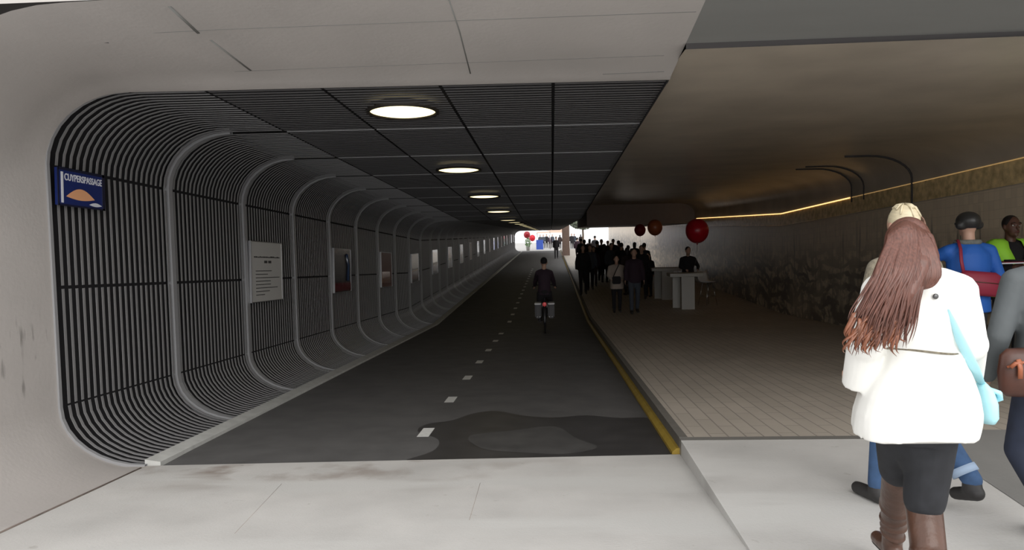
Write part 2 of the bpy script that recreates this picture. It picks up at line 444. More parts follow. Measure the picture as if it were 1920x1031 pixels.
def add_slat(b, Y, w, d, off, seglist):
    for a in seglist:
        ns = norms(a); rs = []
        for (x, z), (nx, nz) in zip(a, ns):
            y = Y+skew(x)
            f0, f1 = off, off-d
            rs.append([(x+nx*f1, y-w/2, z+nz*f1), (x+nx*f0, y-w/2, z+nz*f0), (x+nx*f0, y+w/2, z+nz*f0), (x+nx*f1, y+w/2, z+nz*f1)])
        b.rings(rs, close=False, caps=False, smooth=False)
PITCHS = 1.868/21
wall, ceil_ = B(), B()
n = 0; Y = YP+.03
RIBS = [YP+1.868*k for k in range(0, 41)]
k = 0
while Y < YE:
    rib = (k % 21) == 0
    if not rib:
        sg = path(Y)
        add_slat(wall, Y, .028, .006, 0, sg[:4] if False else sg[:3]+[sg[3]])
        cs = []
        for a in sg[4:]:          # leave the lamp openings free
            x0, x1 = a[0][0], a[-1][0]
            hit = None
            for ly in LAMPS:
                dy = Y+skew(LX)-ly
                if abs(dy) < LR: hit = math.sqrt(LR*LR-dy*dy)
            if hit and x0 < LX < x1:
                cs.append([a[0], (LX-hit, a[0][1])]); cs.append([(LX+hit, a[0][1]), a[-1]])
            else: cs.append(a)
        add_slat(ceil_, Y, .05, .003, 0, cs)
    Y += PITCHS; k += 1
struct(wall.done('wall_left', 'slat', recalc=False), 'grey curved metal slats lining the left wall of the cycle lane')
struct(ceil_.done('ceiling', 'slat_ceiling', recalc=False), 'grey metal slat panels over the cycle lane')
tn = 6
for i, Y in enumerate(RIBS):
    b = B(); sg = path(Y+.03)
    full = sg[0]+sg[1]+sg[2]+sg[3][:-1]
    if i: add_slat(b, Y+.03, .075, .06, .012, [full]); add_slat(b, Y+.03, .03, .01, .001, sg[4:])
    else: add_slat(b, Y-.004, .035, .05, .015, [full])
    struct(b.done('trim_%d' % tn, 'rib', recalc=False), 'pale rib between two slatted bays'); tn += 1
# dark backing shell behind the slats
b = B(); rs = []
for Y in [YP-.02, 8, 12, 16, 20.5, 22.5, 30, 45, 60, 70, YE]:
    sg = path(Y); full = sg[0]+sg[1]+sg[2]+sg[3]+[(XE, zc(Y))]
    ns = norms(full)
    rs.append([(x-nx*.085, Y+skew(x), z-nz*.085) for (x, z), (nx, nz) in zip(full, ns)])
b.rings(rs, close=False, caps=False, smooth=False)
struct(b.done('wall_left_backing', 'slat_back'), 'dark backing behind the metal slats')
# edge of the slatted ceiling towards the walkway, with the roof mass above it
b = B(); rs = []
for Y in [5.98, 10, 16, 22.5, 40, 60, YE]:
    z = zc(Y)-.004; rs.append([(XE-.012, Y, z), (XE, Y, z), (XE, Y, 3.4), (XE-.012, Y, 3.4)])
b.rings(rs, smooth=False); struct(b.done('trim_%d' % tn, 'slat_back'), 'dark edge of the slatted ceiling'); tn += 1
b = B(); b.box(-5.2, XE+.05, 5.2, YE, 3.4, 3.9); struct(b.done('ceiling', 'soffit'), 'roof deck over the cycle lane')
b = B(); b.box(-5.2, -4.3, 5.2, YE, -1.5, 3.4); struct(b.done('wall_left_core', 'concrete_wall'), 'concrete behind the slatted lining')

# lamps in the ceiling
def lamp(Y, i):
    z = zc(Y)
    ords = ['nearest and largest round glowing ceiling lamp at the tunnel mouth', 'second round glowing ceiling lamp from the tunnel mouth',
            'third round glowing ceiling lamp from the tunnel mouth', 'fourth round glowing ceiling lamp from the tunnel mouth', 'fifth round glowing ceiling lamp, first of the merging streak']
    e = empty('ceiling_light', (LX, Y, z), 0, ords[i] if i < 5 else 'distant round ceiling lamp in the streak of light towards the exit', 'ceiling lamp', 'round lamps over the cycle lane')
    e.rotation_euler = (-math.atan(.043) if Y < 22.5 else 0, 0, 0)
    b = B(); N_ = 40; R0, R1 = .335, .302
    prof = [(R1, .05), (R1, -.012), (R0, -.012), (R0, .05)]
    b.rings([[(r*math.cos(2*PI*k/N_), r*math.sin(2*PI*k/N_), h) for k in range(N_)] for r, h in prof], caps=False)
    b.done('frame', 'lamp_ring', e)
    b = B(); b.rings([[(r*math.cos(2*PI*k/N_), r*math.sin(2*PI*k/N_), h) for k in range(N_)] for r, h in ((.3, .03), (.3, .004), (.26, -.006), (.15, -.012))])
    b.done('diffuser', 'lamp_glow', e)
for i, Y in enumerate(LAMPS): lamp(Y, i)

# concrete portal: rounded left jamb flowing into the soffit
def jamb_ring(Y, zt, rt, rb, xw, yskew):
    pts = []
    r = zr(Y) if Y < 5.7 else 0.0
    for k in range(11):
        t = PI/2*k/10; pts.append((-3.3-(-3.3-xw)*math.sin(t), Y+yskew*skew(-3.3), r+rb*(1-math.cos(t))))
    for k in range(5): pts.append((xw, Y, r+rb+(zt-rt-r-rb)*(k+1)/6))
    for k in range(13):
        t = PI/2*k/12; yy = Y+yskew*.05*rt*(1-math.cos(t)); pts.append((xw+rt*1.15*(1-math.cos(t)), yy, zt-rt+rt*math.sin(t)))
    for k in range(9):
        x = xw+rt*1.15+(XE-xw-rt*1.15)*(k+1)/9; yy = Y+yskew*skew(x); pts.append((x, yy, max(zt-.03, ZT+SL*(5.94-yy)) if zt > ZT else zt-.0))
    return pts
SL = .133; ZT = 3.0
b = B()
R_ = [jamb_ring(4.28, ZT+SL*1.6, 1.05, .49, -4.02, 0), jamb_ring(4.9, ZT+SL*.98, .95, .49, -4.0, .3), jamb_ring(5.4, ZT+SL*.42, .75, .49, -3.98, .7), jamb_ring(YP-.1, ZT+.02, .60, .49, -3.975, 1), jamb_ring(YP-.03, ZT-.012, .585, .49, -3.97, 1), jamb_ring(YP-.005, ZT-.01, .575, .49, -3.97, 1)]
b.rings(R_, close=False, caps=False, smooth=True)
# outer face and roof of the portal so it has body
R0 = R_[0]
out = [(min(x, -4.0)-1.2 if i < 22 else x, y, z if i < 16 else z) for i, (x, y, z) in enumerate(R0)]
o = b.done('wall_portal', 'concrete_wall'); struct(o, 'smooth concrete portal curving from wall to soffit')
bw_ = B(); bw_.rings([[(x, 1.0, z+.0) for x, y, z in R_[0][:15]], [(x, 4.285, z) for x, y, z in R_[0][:15]]], close=False, caps=False)
struct(bw_.done('wall_wing', 'concrete_wall'), 'smooth concrete wing wall with a rounded foot at the left')
b = B(); b.box(-7, -4.02, 4.28, 5.2, -.3, 5.0); b.box(-4.03, XE, 4.28, 4.42, 3.9, 5.0)
b.quad((-4.02, 4.28, 3.22), (XE, 4.28, 3.22), (XE, 4.28, 3.9), (-4.02, 4.28, 3.9))
b.quad((-4.02, 4.28, 3.9), (XE, 4.28, 3.9), (XE, 5.3, 3.9), (-4.02, 5.3, 3.9))
struct(b.done('wall_front', 'concrete_wall'), 'outer face of the concrete bridge')
# soffit over the walkway mouth
b = B()
for y0, y1, z0, z1, m in ((4.28, 5.26, ZT+.09+SL*.98, ZT+.09, 0),):
    b.quad((XE, y0, z0), (9, y0, z0), (9, y1, z1), (XE, y1, z1))
b.mi = 1; b.quad((XE, 5.26, ZT+.09), (9, 5.26, ZT+.09), (9, 5.262, 3.05), (XE, 5.262, 3.05)); b.mi = 0
b.quad((XE, 5.2, ZT+SL*.74), (XE, 6.1, ZT-.02), (XE, 6.1, 3.3), (XE, 5.2, 3.3)); b.quad((XE, 4.28, 3.22), (9, 4.28, 3.22), (9, 4.28, 5), (XE, 4.28, 5))
b.quad((XE, 4.28, 3.9), (9, 4.28, 3.9), (9, 5.3, 3.9), (XE, 5.3, 3.9))
struct(b.done('ceiling', ['soffit_grey', 'joint'], recalc=False), 'grey soffit over the mouth of the walkway')
# soffit joints
def soff(px, py):
    d = ray(px, py); t = (ZT+SL*5.94-1.8)/(d.z+SL*d.y); return CAMP+d*t
b = B()
for ln, w in ((((318, 12), (372, 62)), .016), (((395, 75), (470, 132)), .012), (((842, 0), (862, 60), (882, 138)), .007), (((0, 72), (280, 62), (420, 55), (820, 40), (1305, 22)), .005), (((440, 134), (640, 126), (1245, 104)), .004), (((1130, 139), (1245, 134)), .007)):
    b.tube([soff(*p)+Vector((0, 0, w*.55)) for p in ln], w, 6)
struct(b.done('trim_%d' % tn, 'soffit_grey'), 'shallow joints in the concrete soffit'); tn += 1
P = soff(183, 82)
e = B(); e.box(-.09, .09, -.03, .03, -.004, .02); o = e.done('soffit_vent', 'joint'); o.location = P; tag(o, 'small dark slot vent in the soffit above the left wall', 'vent')

b = B(); b.tube([(-3.302, 1, .142), (-3.302, 3.6, .142), (-3.302, 5.7, zr(5.7)+.003)], .007, 6); struct(b.done('trim_%d' % tn, 'stain'), 'dirty joint at the foot of the left concrete wall'); tn += 1
# damp stain on the forecourt by the left jamb, scuffs on the jamb
def patch(name, outline, fn, m, dz=.002, sub=1):
    b = B(); pts = []
    n = len(outline)
    for i in range(n):
        p0, p1, p2, p3 = outline[i-1], outline[i], outline[(i+1) % n], outline[(i+2) % n]
        for s in range(4):
            t = s/4
            q = [0.5*((2*p1[k])+(-p0[k]+p2[k])*t+(2*p0[k]-5*p1[k]+4*p2[k]-p3[k])*t*t+(-p0[k]+3*p1[k]-3*p2[k]+p3[k])*t**3) for k in (0, 1)]
            pts.append(fn(*q)+Vector((0, 0, dz)))
    vs = [b.bm.verts.new(p) for p in pts]; f = b.bm.faces.new(vs); bmesh.ops.triangulate(b.bm, faces=[f])
    return b.done(name, m)
o = patch('wet_patch', [(757, 868), (812, 846), (822, 824), (784, 809), (800, 796), (850, 788), (885, 776), (930, 771), (985, 780), (1040, 783), (1100, 779), (1160, 784), (1222, 786), (1246, 822), (1262, 853), (1180, 857), (1040, 863), (900, 867)], onroad, 'asphalt_wet', .003)
tag(o, 'dark wet patch on the asphalt at the start of the cycle lane', 'wet patch')
o2 = patch('drying_area', [(880, 818), (960, 808), (1040, 800), (1080, 822), (1120, 840), (1060, 852), (990, 850), (905, 842)], onroad, 'asphalt_damp', .005)
o2.parent = o
# dashes on the lane
dd = [onroad(797, 811).y+1.748*i for i in range(24)]
for i, Y in enumerate(dd):
    e = B(); x0 = -1.22
    e.rings([[(x0-.055+(.0), y, zr(y)+.0035), (x0+.055, y, zr(y)+.0035)] for y in (Y-.19, Y+.19)], close=False, caps=False, smooth=False)
    o = e.done('lane_marking', 'white_paint', recalc=True)
    nm = ['nearest white dash on the lane, touching the wet patch', 'second white dash along the middle of the lane', 'third white dash along the middle of the lane', 'fourth white dash along the middle of the lane', 'fifth white dash along the middle of the lane', 'sixth white dash along the middle of the lane']
    tag(o, nm[i] if i < 6 else 'far white dash on the dark lane, one of the small distant ones', 'road marking', 'white dashes on the cycle lane')

# walkway side: bronze ceiling, tiled wall
CW = 3.05
YB = 33.0
b = B(); rs = []
def wprof(Y, top):
    s = zs(Y); pts = [(XR, s-.02), (XR, s+2.38), (XR, s+2.72)]
    rx, rz = .75, min(.42, max(.05, top-(s+2.72)-.02))
    zt = top
    pts.append((XR, max(s+2.74, zt-rz)))
    zb = pts[-1][1]
    for k in range(1, 9):
        t = PI/2*k/8; pts.append((XR-rx*(1-math.cos(t)), zb+(zt-zb)*math.sin(t)))
    return pts
Yw = [5.2, 6, 8, 10, 12, 14, 16, 18, 20.7, 24, 28, YB]
wb = B(); uvl = wb.bm.loops.layers.uv.new('UVMap')
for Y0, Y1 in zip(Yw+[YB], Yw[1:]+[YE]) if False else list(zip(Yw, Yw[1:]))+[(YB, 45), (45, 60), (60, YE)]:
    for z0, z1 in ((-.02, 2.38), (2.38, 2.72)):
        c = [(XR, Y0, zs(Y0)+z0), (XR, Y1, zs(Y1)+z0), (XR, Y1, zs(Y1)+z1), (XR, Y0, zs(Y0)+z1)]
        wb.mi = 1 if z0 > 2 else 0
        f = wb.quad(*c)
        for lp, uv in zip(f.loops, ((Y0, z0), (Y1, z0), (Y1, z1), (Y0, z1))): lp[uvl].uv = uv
struct(wb.done('wall_right', ['tiles', 'tiles_gold_gleam'], recalc=False), 'glazed tile wall with a dark painted sea scene along the walkway')
cb = B()
for i in range(len(Yw)-1):
    pa, pb = wprof(Yw[i], CW)[2:], wprof(Yw[i+1], CW)[2:]
    cb.rings([[(x, Yw[i], z) for x, z in pa]+[(XE-.005, Yw[i]+(.0 if i else .06), CW)], [(x, Yw[i+1], z) for x, z in pb]+[(XE-.005, Yw[i+1], CW)]], close=False, caps=False)
struct(cb.done('ceiling', 'bronze', merge=.0005), 'glossy bronze ceiling curving down to the tile wall')
b = B(); b.box(XE, 9, 5.26, YB+12, 3.3, 3.8); struct(b.done('ceiling', 'soffit'), 'roof deck over the walkway')
b = B(); b.box(XR+.02, XR+.9, 4.3, YE, -1.5, 3.5); struct(b.done('wall_right_core', 'concrete_wall'), 'concrete behind the tile wall')
# trim line on top of the tiles and the joint arcs
for zz, r, m, lb in ((2.72, .008, 'led', 'thin glowing golden ledge line along the tile wall'), (2.38, .009, 'bronze', 'thin lower ledge along the tile wall')):
    b = B(); b.tube([(XR-.004, Y, zs(Y)+zz) for Y in Yw if not (m == 'led' and Y > 16)], r, 6); struct(b.done('trim_%d' % tn, m), lb); tn += 1
b = B(); b.tube([(XR-.006, Y, zs(Y)+2.72) for Y in (16, 18, 20.7, 24, 28, 32.5)], .012, 6); struct(b.done('trim_%d' % tn, 'led_bright'), 'far stretch of the glowing golden ledge line'); tn += 1
for Y in (13.3, 15.3, 15.9):
    b = B(); pr = wprof(Y, CW)
    pts = [(XR-.008, Y, zs(Y)+2.62 if Y > 14 else zs(Y)+1.9), (XR-.008, Y, pr[3][1])]+[(x-.008*(1 if k < 6 else .2), Y, z-.008) for k, (x, z) in enumerate(pr[4:])]+[(5.1, Y, CW-.008)]
    b.tube(pts, .026 if Y < 14 else .018, 8, flat=.5); struct(b.done('trim_%d' % tn, 'joint'), 'dark arched joint over the tile wall'); tn += 1
# low ceiling further in, with its face
b = B(); b.box(1.58, XR, YB, YB+12, 2.16, 3.3); struct(b.done('ceiling', 'bulkhead'), 'lower ceiling block deep in the walkway')
b = B(); b.box(1.42, 2.06, 64.7, 65.3, zs(65)-.1, 3.4)
o = b.done('column', 'column'); 
for v in o.data.vertices: v.co.x -= .48
tag(o, 'brown column at the far end between cycle lane and walkway', 'column')

# beyond the exit
b = B(); b.box(-40, 60, YE, 170, -.2, .06); struct(b.done('floor', 'plaza'), 'bright paved square beyond the exit')


# ------------------------------------------------------------------ sign and panels on the slatted wall
e = empty('name_sign', (-3.90, 5.86, 2.30), 0, 'small blue tunnel name sign with white lettering high on the slats by the portal', 'sign')
def wallm(y, z, x=0): # text plane facing +X, reading towards +Y
    return Matrix.Translation((x, y, z)) @ Matrix(((0, 0, 1, 0), (1, 0, 0, 0), (0, 1, 0, 0), (0, 0, 0, 1)))
SW, SH = .60, .30
tilt = Matrix.Rotation(-math.atan(.043), 4, 'X')
e.matrix_world = Matrix.Translation((-3.935, 5.82, 2.28)) @ tilt
b = B(); b.box(-.02, .005, -.02, SW, -.15, .15); b.done('board', 'sign_blue', e)
b = B()
for k in range(1): b.box(.005, .010, -.02, SW, .135, .155); b.box(.005, .010, -.02, SW, -.155, -.14); b.box(.005, .01, SW-.03, SW+.005, -.155, .155); b.box(.005, .01, -.025, -.01, -.155, .155)
b.done('frame', 'sign_navy', e)
b = B(); b.box(.005, .009, .02, .045, -.13, .12); b.done('bar', 'sign_white', e)
text_mesh('lettering', 'CUYPERSPASSAGE', .078, 'sign_white', wallm(.312, .080, .008), e, .80, .0012)
def leafshape(y0, y1, z0, up, dn, x, m, nm):
    b = B(); n = 14
    top = [(x, y0+(y1-y0)*i/n, z0+up*math.sin(PI*i/n)) for i in range(n+1)]
    bot = [(x, y0+(y1-y0)*i/n, z0-dn*math.sin(PI*i/n)) for i in range(1, n)]
    vs = [b.bm.verts.new(p) for p in top+bot[::-1]]; f = b.bm.faces.new(vs); r = bmesh.ops.extrude_face_region(b.bm, geom=[f]); bmesh.ops.translate(b.bm, vec=(.0015, 0, 0), verts=[v for v in r['geom'] if isinstance(v, bmesh.types.BMVert)])
    b.done(nm, m, e)
leafshape(.08, .46, -.075, .075, .02, .006, 'sign_orange', 'emblem')
leafshape(.38, .56, -.12, .02, .012, .006, 'sign_white', 'emblem')

def panel(Y, i, style, W=1.10, H=.80):
    zt = zr(Y)+1.98 if i == 0 else zr(Y)+1.98
    lab = {0: 'white notice panel with dark lines of text on the slatted wall', 1: 'black poster panel with a dark red foot, next after the white notice', 2: 'brownish red poster panel, second past the white notice',
           3: 'dark poster panel with an orange patch, third past the white notice', 4: 'poster panel fourth past the white notice, a narrow dim strip'}.get(i, 'distant glossy poster panel seen edge on, catching daylight from the exit')
    e = empty('notice_panel' if i == 0 else 'poster_panel', (0, 0, 0), 0, lab, 'panel', 'panels on the slatted wall')
    e.matrix_world = Matrix.Translation((-3.93, Y+skew(-3.9), zt-H/2-.02)) @ (tilt if Y < 20 else Matrix.Identity(4))
    b = B(); b.box(-.035, .0, 0, W, -H/2, H/2); b.done('board', 'board_white' if i == 0 else style, e)
    b = B()
    for q in ((-.012, 0), (W, W+.012)): b.box(-.037, .006, q[0], q[1], -H/2-.01, H/2+.01)
    b.box(-.037, .006, 0, W, H/2, H/2+.01); b.box(-.037, .006, 0, W, -H/2-.01, -H/2); b.done('frame', 'frame_alu', e)
    if i == 0:
        b = B(); rr = random.Random(3)
        y = .09
        while y < W-.1:            # heading, words too small to read
            l = rr.uniform(.03, .09); b.box(.0005, .003, y, min(y+l, W-.08), .188, .205+rr.uniform(-.004, .006)); y += l+.012
        b.done('heading', 'ink', e); b = B()
        for y in (.44, .585): b.box(.0005, .003, y, y+.11, .115, .150); b.done('subheading', 'ink', e); b = B()
        for k, l in enumerate((.56, .42, .86, .52, .52, .78, .48, .30)):
            z = .005-.046*k; y = .14; end = .14+l
            while y < end: q = rr.uniform(.02, .07); b.box(.0005, .003, y, min(y+q, end), z, z+.010); y += q+.007
            b.done('text_line', 'ink', e); b = B()
    elif i < 5:
        b = B()
        if i == 1: b.box(.0005, .003, .02, W-.02, -H/2+.02, -H/2+.17); b.done('foot_band', 'poster_red', e); b = B(); b.tube([(.003, .8, .3), (.003, .92, .1), (.003, .86, -.2)], .03, 8); b.done('picture', 'poster_blue', e)
        else: b.box(.0005, .003, .05, W-.2, -.32, -.05); b.done('picture', 'poster_orange', e)
st = ['board_white', 'poster_dark', 'poster_brown', 'poster_dark', 'poster_blue']
for i in range(19): panel(YP+3.736*(i+1)+.10, i, st[i] if i < 5 else ('poster_dark', 'poster_brown', 'poster_blue')[i % 3])

# ------------------------------------------------------------------ figures
def V(*a): return Vector(a)
def hand(b, w, d, side, palm_r=.04, curl=.5, s=1.0):      # palm, four fingers, thumb; w wrist, d direction of the forearm
    d = d.normalized(); x = V(side, 0, 0); f = V(0, 1, 0)
    if abs(d.y) > .8: f = V(0, 0, -1)
    f = (f-d*f.dot(d)).normalized(); sd = d.cross(f)
    c = w+d*.055*s
    b.cap(w-d*.01, w+d*.03*s, .024*s, .028*s, 10)
    for k in (-1, 0, 1): b.cap(w+d*.03*s+f*k*.02*s, w+d*.085*s+f*k*.026*s, .015*s, .0125*s, 8)
    for k, l in zip((-1.5, -.5, .5, 1.5), (.055, .068, .072, .064)):
        p0 = w+d*.09*s+f*k*.019*s; n_ = sd*(-side)
        p1 = p0+(d*math.cos(curl*.5)+n_*math.sin(curl*.5))*l*.5*s; p2 = p1+(d*math.cos(curl*1.5)+n_*math.sin(curl*1.5))*l*.5*s
        b.cap(p0, p1, .009*s, .0085*s, 8); b.cap(p1, p2, .0085*s, .007*s, 8)
    t0 = w+d*.03*s+f*.03*s; t1 = t0+(d*.6+f*.7)*.04*s; b.cap(t0, t1, .012*s, .010*s, 8); b.cap(t1, t1+(d*.9+f*.2)*.03*s, .010*s, .008*s, 8)
def person(name, label, loc, rz, H=1.75, skin='skin', top='cloth_dark', legs='cloth_dark', shoe='shoe_dark', hair='hair_black', hairstyle='short',
           stride=0.0, arms=None, vox=.03, coat_hem=.82, group=None, lean=0, face=False, bulk=1.0, hands=True, sit=False, legpose=None):
    k = H/1.75
    e = empty(name, loc, rz, label, 'person', group); e.scale = (k, k, k)
    hip = {s: V(s*.09, 0, .90) for s in (-1, 1)}
    if legpose: J = legpose
    else:
        a = stride/2
        J = {1: (V(.095, a*.55+.03, .50), V(.09, a, .09), V(.10, a+.13, .03)), -1: (V(-.095, -a*.35+.03, .50-.3*abs(a)*.2), V(-.09, -a, .09+abs(a)*.12), V(-.10, -a+.12, .03))}
    sh = {s: V(s*.185*bulk, lean*.5, 1.42) for s in (-1, 1)}
    A = {1: (V(.235*bulk, -stride*.10, 1.14), V(.245*bulk, .06-stride*.1, .90)), -1: (V(-.235*bulk, stride*.10, 1.14), V(-.245*bulk, .06+stride*.14, .90))}
    if arms: A.update(arms)
    hc = V(0, .02+lean*.65, 1.635)
    # body
    b = B()
    b.ell(hc+V(0, 0, .015), (.076, .094, .105)); b.ell(hc+V(0, .035, -.055), (.055, .062, .065))
    if face:
        b.cap(hc+V(0, .095, .01), hc+V(0, .113, -.025), .009, .014, 8)
        b.cap(hc+V(-.045, .088, .028), hc+V(.045, .088, .028), .011, .011, 8)
        b.ell(hc+V(0, .092, -.058), (.026, .012, .012))
        b.ell(hc+V(0, .085, -.095), (.022, .018, .018))
    for s in (-1, 1): b.ell(hc+V(s*.078, -.005, -.005), (.012, .022, .032))
    b.cap(V(0, lean*.5, 1.42), hc+V(0, -.015, -.05), .058, .052)
    b.tube([V(0, 0, .86), V(0, 0, 1.0), V(0, lean*.2, 1.15), V(0, lean*.4, 1.32), V(0, lean*.5, 1.43)], [.12, .135, .12, .145, .07], 14, flat=.75)
    for s in (-1, 1):
        b.cap(V(0, lean*.5, 1.39), sh[s]+V(-s*.02, 0, -.04), .05, .045); b.cap(sh[s]+V(-s*.02, 0, -.04), A[s][0], .045, .038); b.cap(A[s][0], A[s][1], .038, .026)
        if hands: hand(b, A[s][1], A[s][1]-A[s][0], s)
        b.cap(hip[s], J[s][0], .082, .055); b.cap(J[s][0], J[s][1], .055, .035); b.cap(J[s][1]+V(0, 0, -.03), J[s][2], .035, .028)
    b.blob('body', skin, e, max(vox*.5, .0085) if face else max(.012, vox*.7), 2)
    # trousers
    b = B()
    b.ell(V(0, 0, .93), (.165*bulk, .13, .13))
    for s in (-1, 1):
        b.cap(hip[s], J[s][0], .095, .068); b.cap(J[s][0], J[s][1]+V(0, 0, .02), .068, .055)
    b.blob('trousers', legs, e, vox*.8, 3)
    # shoes
    for s in (-1, 1):
        b = B(); an, to = J[s][1], J[s][2]
        d = (to-an); d.z = to.z-an.z
        b.cap(an+V(0, -.035, -.045), to+V(0, .03, .004), .044, .038); b.cap(an+V(0, 0, .0), an+V(0, 0, -.03), .052, .052)
        b.blob('shoe', shoe, e, max(.012, vox*.6), 2)
    # jacket
    b = B()
    zs_ = [coat_hem, coat_hem+.1, 1.0, 1.12, 1.25, 1.36, 1.43, 1.465]
    rx = [.185, .18, .172, .165, .182, .175, .115, .07]; ry = [.14, .138, .13, .125, .135, .13, .10, .075]
    b.rings([[(x*bulk*math.cos(2*PI*i/18), lean*.5*max(0, (z-.9)/.5)+y*bulk**.5*math.sin(2*PI*i/18), z) for i in range(18)] for z, x, y in zip(zs_, rx, ry)])
    for s in (-1, 1):
        b.cap(V(s*.05, lean*.5, 1.42), sh[s]+V(-s*.012, 0, -.03), .070, .064); b.cap(sh[s]+V(-s*.012, 0, -.03), A[s][0], .064, .056); b.cap(A[s][0], A[s][1]+(A[s][0]-A[s][1])*.06, .056, .044)
    b.blob('jacket', top, e, vox*.8, 3)
    # hair
    b = B()
    if hairstyle == 'short': b.ell(hc+V(0, -.014, .032), (.083, .095, .096))
    elif hairstyle == 'long':
        b.ell(hc+V(0, -.016, .03), (.088, .098, .098)); b.ell(hc+V(0, -.05, -.06), (.085, .06, .15))
    elif hairstyle == 'helmet':
        b.ell(hc+V(0, -.008, .045), (.105, .122, .092)); b.cap(hc+V(-.085, -.03, .005), hc+V(.085, -.03, .005), .045, .045); b.cap(hc+V(-.05, .11, .02), hc+V(.05, .11, .02), .02, .02)
    if hairstyle: b.blob('hair' if hairstyle != 'helmet' else 'helmet', hair, e, .012 if vox < .02 else .018, 1)
    e['hc'] = 0; del e['hc']
    return e, hc, A, sh, J

# --- woman in the white coat -------------------------------------------------
D = 3.1
wx = at(1722, 700, D).x
wz = .14
W = empty('person', (wx, D, wz), 0, 'woman seen from behind in a short white coat with long brown hair and brown boots', 'person')
WL = Vector((wx, D, wz))
def wl(px, py, dy=0.0): return at(px, py, D+dy)-WL        # local point at depth D+dy
# body (continuous; mostly under the clothes)
b = B()
hz = wl(1706, 464)
HC = V(hz.x, .03, hz.z)
b.ell(HC, (.078, .095, .115)); b.ell(HC+V(0, .035, -.06), (.055, .06, .065)); b.cap(HC+V(0, .10, 0), HC+V(0, .118, -.03), .010, .013, 8)
for s in (-1, 1): b.ell(HC+V(s*.08, 0, -.01), (.012, .02, .03))
b.cap(V(.005, 0, 1.40), HC+V(0, -.01, -.05), .055, .05)
shl, shr = wl(1652, 548), wl(1795, 548)
ell_, elr = wl(1622, 650, -.02), wl(1815, 645, -.06)
wrl, wrr = wl(1608, 722, .05), wl(1812, 712, .18)
hipL, hipR = V(-.078, 0, .86), V(.09, 0, .86)
kL, kR = wl(1680, 905, .30), wl(1735, 965, -.06)
aL, aR = wl(1662, 985, .58), V(wl(1748, 1000, -.2).x, -.24, .12)
tL, tR = V(aL.x-.01, .58+.13, .05), V(aR.x+.01, -.12, .03)
kR = V(wl(1738, 960).x, .02, .47)
aL = V(aL.x, .52, .15); kL = V(wl(1684, 900, .3).x, .30, .50); tL = V(aL.x, .66, .10)
b.tube([V(0, 0, .80), V(0, 0, .95), V(0, 0, 1.12), V(0, 0, 1.30), V(0, 0, 1.42)], [.14, .15, .125, .14, .07], 14, flat=.75)
for s_, e_, w_, sd in ((shl, ell_, wrl, -1), (shr, elr, wrr, 1)):
    b.cap(V(0, 0, 1.38), V(s_.x, 0, s_.z), .06, .05); b.cap(s_, e_, .048, .04); b.cap(e_, w_, .04, .027)
    hand(b, w_+(V(.045, .07, .03) if sd < 0 else V(0, 0, 0)), V(0.15 if sd < 0 else 0, 1, -.15), sd, curl=.9); b.cap(w_, w_+(V(.045, .07, .03) if sd < 0 else V(0, 0, 0)), .026, .026)
for h, k_, a_, t_ in ((hipL, kL, aL, tL), (hipR, kR, aR, tR)):
    b.cap(h, k_, .072, .055); b.cap(k_, a_, .052, .034); b.cap(a_+V(0, 0, -.03), t_, .034, .028)
b.blob('body', 'skin', W, .009, 2)
# skirt over the thighs
b = B()
def oring(pts, n=28):
    rs = []
    for (cx, cy, z, rx, ry) in pts: rs.append([(cx+rx*math.cos(2*PI*i/n), cy+ry*math.sin(2*PI*i/n), z) for i in range(n)])
    return rs
def zat(py): return at(1720, py, D).z-wz
def xs(pl, pr, py): a, c = wl(pl, py).x, wl(pr, py).x; return (a+c)/2, (c-a)/2
b.rings(oring([(0.0, 0, 1.0, .16, .12), (0, .01, .88, .165, .13), (.0, .04, .78, .15, .14)]))
b.cap(hipR+V(-.03, 0, .02), kR+V(0, 0, .06), .105, .082); b.cap(hipL+V(.01, .02, 0), kL.lerp(hipL, .27), .098, .080)
b.cap(V(.0, .02, .80), V(.05, .03, .62), .10, .08)
b.blob('skirt', 'black_cloth', W, .010, 4)
# boots
def boot(k_, a_, t_, top, side):
    b = B()
    t0 = k_.lerp(a_, 0)+(k_-a_).normalized()*top
    p = [t0, k_, k_.lerp(a_, .3), k_.lerp(a_, .62), k_.lerp(a_, .88), a_+V(0, 0, -.02)]
    b.tube(p, [.074, .070, .068, .056, .047, .046], 18)
    b.cap(a_+V(0, -.02, -.04), t_+V(0, .02, 0), .043, .034)
    for q, r in ((.35, .066), (.55, .060), (.72, .054), (.86, .051)):      # slouch folds
        c = k_.lerp(a_, q); ax = (a_-k_).normalized()
        u = ax.cross(V(.2, 1, 0)).normalized(); w_ = u.cross(ax)
        ring = [c+u*r*math.cos(2*PI*i/16)+w_*r*math.sin(2*PI*i/16)+ax*.018*math.sin(2*PI*i/16+q*9) for i in range(17)]
        b.tube(ring, .009, 8)
    bt = b.blob('boot', 'boot_brown', W, .008, 3)
    b = B(); b.cap(a_+V(0, -.03, -.095), a_+V(0, -.03, -.06), .026, .032); b.cap(t_+V(0, -.06, -.035), t_+V(0, .05, -.03), .018, .018); b.blob('sole', 'boot_sole', bt, .01, 1)
boot(kL, aL, tL, .17, -1); boot(kR, aR, tR, .08, 1)
